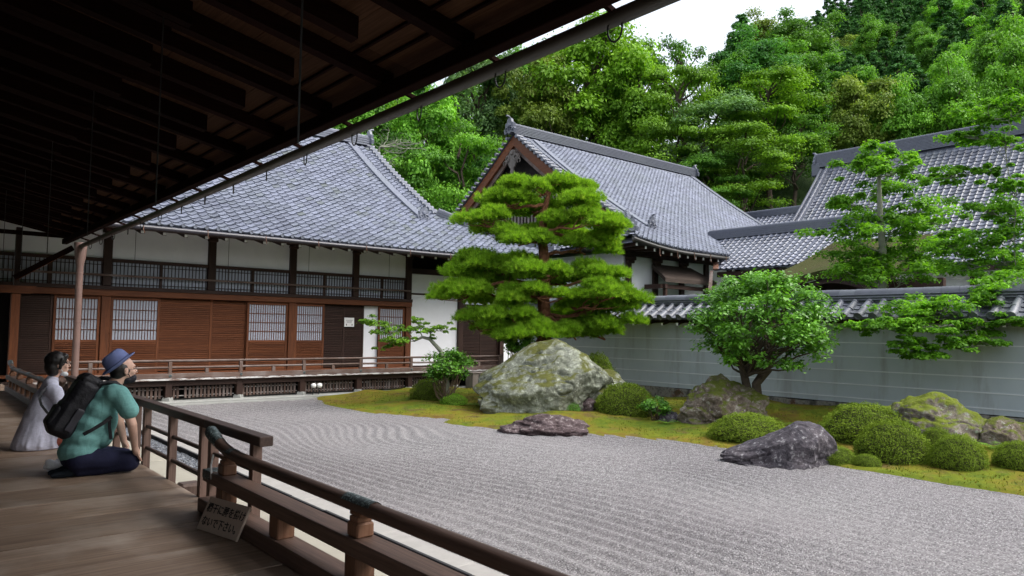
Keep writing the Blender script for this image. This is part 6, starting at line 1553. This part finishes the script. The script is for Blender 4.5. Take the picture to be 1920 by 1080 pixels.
m = MB(); ell(m, (-0.028, 0, 0.012), (0.092, 0.083, 0.085)); ell(m, (-0.05, 0, -0.035), (0.055, 0.072, 0.05)); m.v = [tuple(HM @ Vector(v)) for v in m.v]; fuse(m, 'hair', 'hair', man, 0.008, 3)
hb_ = MB(); ell(hb_, (0.058, 0, -0.074), (0.050, 0.056, 0.046)); ell(hb_, (0.03, 0, -0.085), (0.05, 0.058, 0.036)); hb_.v = [tuple(HM @ Vector(v)) for v in hb_.v]; fuse(hb_, 'face_mask', 'mask_black', man, 0.007, 3)
for s in (-1, 1): MB().tube([tuple(HM @ Vector(p)) for p in ((0.045, s * 0.046, -0.07), (0.02, s * 0.07, -0.04), (-0.012, s * 0.084, -0.005))], 0.004, 5).build('mask_loop', 'mask_black', man)
# hat: pinched crown, curved brim
ht = thing('hat', 'blue felt hat worn by the kneeling man', 'hat', MP(213, 690)); HC_ = Matrix.Translation(MP(213.5, 690)) @ Matrix.Rotation(-0.72, 4, 'Y') @ Matrix.Rotation(-0.1, 4, 'X')
V = []; F = []; n = 32; prof = [(0.096, 0.004), (0.097, 0.03), (0.095, 0.07), (0.090, 0.105), (0.075, 0.124), (0.045, 0.118), (0.02, 0.108), (0.001, 0.106)]
for r_, h in prof:
    for k in range(n):
        a = 2 * math.pi * k / n; pin = 1 - 0.10 * (h > 0.06) * max(0, math.cos(a)) ** 2; dent = -0.022 * math.exp(-(math.sin(a) * r_ / 0.03) ** 2) * (h > 0.10)
        V.append(HC_ @ Vector((1.10 * r_ * math.cos(a), 0.92 * r_ * math.sin(a) * pin, h + dent)))
for i in range(len(prof) - 1):
    for k in range(n): F.append((i * n + k, i * n + (k + 1) % n, (i + 1) * n + (k + 1) % n, (i + 1) * n + k))
MB().add(V, F).build('crown', 'hat_felt', ht, smooth=True)
V = []; F = []
for j, (r_, dz) in enumerate(((0.088, 0.0), (0.10, 0.0), (0.125, 0.0), (0.137, 0.004), (0.138, 0.010), (0.122, 0.007), (0.094, 0.008))):
    for k in range(n):
        a = 2 * math.pi * k / n; up_ = 0.018 * (r_ - 0.088) / 0.052 * (math.sin(a) ** 2 * 1.0 + 0.9 * max(0, -math.cos(a))); V.append(HC_ @ Vector((1.12 * r_ * math.cos(a), 0.95 * r_ * math.sin(a), dz + up_)))
for j in range(6):
    for k in range(n): F.append((j * n + k, (j + 1) * n + k, (j + 1) * n + (k + 1) % n, j * n + (k + 1) % n))
MB().add(V, F).build('brim', 'hat_felt', ht, smooth=True)
V = []; F = []
for h in (0.008, 0.034):
    for k in range(n): a = 2 * math.pi * k / n; V.append(HC_ @ Vector((1.10 * 0.0995 * math.cos(a), 0.92 * 0.0995 * math.sin(a), h)))
F = [(k, (k + 1) % n, n + (k + 1) % n, n + k) for k in range(n)]; MB().add(V, F).build('band', 'hat_band', ht, smooth=True)
# backpack
bp = thing('backpack', 'large black backpack on the kneeling man', 'backpack', MP(130, 768)); BM = Matrix.Translation(MP(131, 768)) @ Matrix.Rotation(0.50, 4, 'Y')
def bpm(m_): m_.v = [tuple(BM @ Vector(v)) for v in m_.v]; return m_
m = MB()
m.box(-0.118, 0.09, -0.142, 0.142, -0.25, 0.06, 0.055).box(-0.105, 0.085, -0.140, 0.140, -0.12, 0.25, 0.05)
fuse(bpm(m), 'pack_body', 'bag_black', bp, 0.010, 5, 0.005, 4)
m = MB(); m.box(-0.135, -0.05, -0.10, 0.10, -0.20, -0.02, 0.03); fuse(bpm(m), 'front_pocket', 'bag_black', bp, 0.010, 5, 0.006, 5)
m = MB(); m.box(-0.09, 0.075, -0.125, 0.125, 0.20, 0.27, 0.03); m.box(-0.075, 0.08, -0.11, 0.11, 0.235, 0.295, 0.025); fuse(bpm(m), 'top_roll', 'bag_black', bp, 0.010, 4, 0.012, 6)
m = MB(); m.box(-0.01, 0.06, -0.165, -0.13, -0.19, 0.02, 0.015); fuse(bpm(m), 'side_pocket', 'bag_trim', bp, 0.009, 4, 0.005, 7)
def strap(pts, w_, name, par, mat='bag_trim', th=0.006):
    pts = [Vector(p) for p in pts]; V = []; F = []
    for i, p in enumerate(pts):
        t = (pts[min(i + 1, len(pts) - 1)] - pts[max(i - 1, 0)]).normalized(); y = Vector((0, 1, 0)); x = t.cross(y).normalized()
        V += [p + x * w_ / 2 - y * th, p - x * w_ / 2 - y * th, p - x * w_ / 2 + y * th, p + x * w_ / 2 + y * th]
    for i in range(len(pts) - 1):
        for k in range(4): F.append((i * 4 + k, i * 4 + (k + 1) % 4, (i + 1) * 4 + (k + 1) % 4, (i + 1) * 4 + k))
    F += [(0, 3, 2, 1), tuple((len(pts) - 1) * 4 + k for k in range(4))]; MB().add(V, F).build(name, mat, par)
strap([MP(143, 812, -0.165), MP(158, 804, -0.183), MP(178, 793, -0.188), MP(193, 783, -0.178)], 0.028, 'waist_strap', bp, 'bag_black')
strap([MP(189, 785, -0.182), MP(190, 800, -0.165), MP(193, 815, -0.155), MP(195, 825, -0.15)], 0.022, 'strap_tail', bp, 'bag_black')
MB().tube([MP(170, 724, -0.12), MP(186, 721, -0.12), MP(201, 722, -0.12), MP(211, 730, -0.13), MP(216, 742, -0.13)], 0.018, 8).build('shoulder_strap', 'bag_black', bp, smooth=True)
MB().tube([MP(170, 722, 0.12), MP(186, 716, 0.12), MP(202, 717, 0.12), MP(214, 728, 0.13)], 0.018, 8).build('shoulder_strap', 'bag_black', bp, smooth=True)

# ---- the seated woman
wom = thing('person', 'person with short black hair seated in a loose lilac grey top', 'person', (1.2, 8.75, 0.62))
m = MB(); HW = head(m, WP(103, 690), 0.0, 0.05)
cap_pts(m, WP(92, 722), WP(99, 708), 0.045, 0.043); cap_pts(m, WP(82, 790), WP(91, 738), 0.08, 0.06); cap_pts(m, WP(74, 818), WP(82, 790), 0.09, 0.08)
for s in (-1, 1):
    sh = WP(96, 740, s * 0.145); el_ = WP(109, 785, s * 0.20); wr = WP(126, 806, s * 0.16)
    cap_pts(m, WP(92, 735, s * 0.05), sh, 0.045, 0.040); cap_pts(m, sh, el_, 0.038, 0.034); cap_pts(m, el_, wr, 0.034, 0.024); hand(m, wr, (0.8, 0, -0.5), -s, 0.9)
    cap_pts(m, WP(72, 826, s * 0.08), WP(138, 832, s * 0.10), 0.06, 0.048); cap_pts(m, WP(138, 836, s * 0.10), WP(70, 838, s * 0.08), 0.040, 0.032)
fuse(m, 'body', 'skin', wom, 0.009, 2); face_bits(wom, HW)
m = MB()
cap_pts(m, WP(73, 838), WP(79, 800), 0.215, 0.180, 24); cap_pts(m, WP(79, 800), WP(86, 760), 0.180, 0.135, 24); cap_pts(m, WP(86, 760), WP(91, 737), 0.135, 0.085, 20)
cap_pts(m, WP(92, 738, -0.13), WP(92, 738, 0.13), 0.072, 0.072); ell(m, WP(92, 727), (0.07, 0.10, 0.055)); cap_pts(m, WP(92, 726), WP(95, 719), 0.062, 0.054)
for k in range(9):
    a = math.pi * (0.35 + 1.3 * k / 8); cap_pts(m, (WP(80, 790)[0] + 0.150 * math.cos(a), 8.75 + 0.150 * math.sin(a), 0.90), (WP(75, 790)[0] + 0.212 * math.cos(a), 8.75 + 0.212 * math.sin(a), 0.66), 0.014, 0.022, 8)
for s in (-1, 1): cap_pts(m, WP(97, 740, s * 0.155), WP(106, 770, s * 0.19), 0.066, 0.060)
fuse(m, 'top', 'tee_lilac', wom, 0.011, 7, 0.006, 12, floor=0.625)
m = MB(); 
for s in (-1, 1): cap_pts(m, WP(80, 830, s * 0.08), WP(122, 834, s * 0.10), 0.07, 0.055)
fuse(m, 'skirt', 'skirt', wom, 0.011, 4)
m = MB(); cap_pts(m, WP(64, 840, -0.07), WP(44, 841, -0.05), 0.03, 0.022); cap_pts(m, WP(64, 840, 0.07), WP(44, 841, 0.05), 0.03, 0.022); fuse(m, 'sock', 'sock', wom, 0.009, 2)
m = MB(); ell(m, (-0.022, 0, 0.034), (0.105, 0.092, 0.098)); ell(m, (-0.052, 0, -0.035), (0.072, 0.088, 0.075)); ell(m, (-0.045, 0, -0.085), (0.058, 0.078, 0.045)); ell(m, (0.045, 0, 0.078), (0.045, 0.07, 0.034))
for s in (-1, 1): cap_pts(m, (0.02, s * 0.078, 0.04), (0.005, s * 0.085, -0.04), 0.022, 0.016, 8)
m.v = [tuple(HW @ Vector(v)) for v in m.v]; fuse(m, 'hair', 'hair', wom, 0.008, 3, 0.004, 2)
m = MB(); ell(m, (0.055, 0, -0.098), (0.045, 0.048, 0.028), 0.4); m.v = [tuple(HW @ Vector(v)) for v in m.v]; fuse(m, 'face_mask', 'mask_white', wom, 0.006, 2)
for s in (-1, 1): MB().tube([tuple(HW @ Vector(p)) for p in ((0.045, s * 0.042, -0.09), (0.015, s * 0.072, -0.05), (-0.008, s * 0.088, -0.01))], 0.003, 5).build('mask_loop', 'mask_white', wom)
sb_ = thing('shoulder_bag', 'black strap of a bag slung across the seated person in lilac', 'bag', WP(80, 760, -0.2))
strap([WP(86, 728, -0.125), WP(74, 738, -0.175), WP(69, 750, -0.195), WP(72, 762, -0.212), WP(82, 776, -0.222), WP(94, 786, -0.21)], 0.022, 'strap', sb_, 'bag_black')
m = MB().box(1.30, 1.42, 8.50, 8.54, 0.80, 0.92, 0.015); m.build('pouch', 'bag_black', sb_)
# crumpled bag on the floor behind the man
m = MB(); 
_rb = np.random.default_rng(3)
for k in range(22):
    r_ = _rb.uniform(0.016, 0.034); ell(m, (MP(108, 869)[0] + _rb.uniform(-0.06, 0.06), 7.31 + _rb.uniform(-0.05, 0.05), 0.622 + r_ + _rb.uniform(0, 0.045)), (r_ * _rb.uniform(.7, 1.6), r_, r_ * _rb.uniform(.7, 1.3)), _rb.uniform(-1, 1), 10)
pb = fuse(m, 'plastic_bag', 'plastic_white', None, 0.006, 0, 0.012, 9, floor=0.622); tag(pb, 'crumpled white plastic bag on the floor behind the kneeling man', 'bag')

# ================================================================== SIGN
sg = thing('notice_sign', 'small leaning board with black brush lettering against the low railing', 'sign', (1.53, 4.56, 0.622))
BL, BR_, TLc = np.array([1.490, 4.765, 0.624]), np.array([1.576, 4.335, 0.628]), np.array([1.573, 4.785, 0.801])
ex = unit(BR_ - BL); ey = TLc - BL; ey = unit(ey - ex * (ey @ ex)); en = np.cross(ex, ey)
SM = Matrix([[ex[0], ey[0], en[0], BL[0]], [ex[1], ey[1], en[1], BL[1]], [ex[2], ey[2], en[2], BL[2]], [0, 0, 0, 1]])
plain('sign_board', (0.34, 0.27, 0.22), 0.7, 0.08, 5, 0.1); plain('ink', (0.006, 0.006, 0.007), 0.6, 0.1, 5, 0.0)
W_, H_ = 0.442, 0.20
m = MB().box(0, W_, 0, H_, -0.016, 0, 0.002); m.v = [tuple(SM @ Vector(v)) for v in m.v]; m.build('board', 'sign_board', sg)
def text_mesh(body, size, x, y, shear=0.0):
    cu = bpy.data.curves.new('lettering', 'FONT'); cu.body = body; cu.size = size; cu.extrude = 0.0006; cu.offset = 0.0009; cu.shear = shear; o = bpy.data.objects.new('lettering', cu); COL.objects.link(o)
    dg = bpy.context.evaluated_depsgraph_get(); dg.update(); me = bpy.data.meshes.new_from_object(o.evaluated_get(dg)); bpy.data.objects.remove(o); me.materials.clear(); me.materials.append(MATS['ink'])
    V = np.empty(len(me.vertices) * 3); me.vertices.foreach_get('co', V); V = V.reshape(-1, 3); print('text', body, V.min(0), V.max(0), len(V))
    V = V + np.array([x, y, 0.0012]); Mx = np.array(SM); V = V @ Mx[:3, :3].T + Mx[:3, 3] - root_off(sg); me.vertices.foreach_set('co', V.ravel()); me.update(); return link('lettering', me, sg)
text_mesh('欄干に腰を掛け', 0.060, 0.022, 0.116); text_mesh('ないで下さい。', 0.060, 0.022, 0.036)
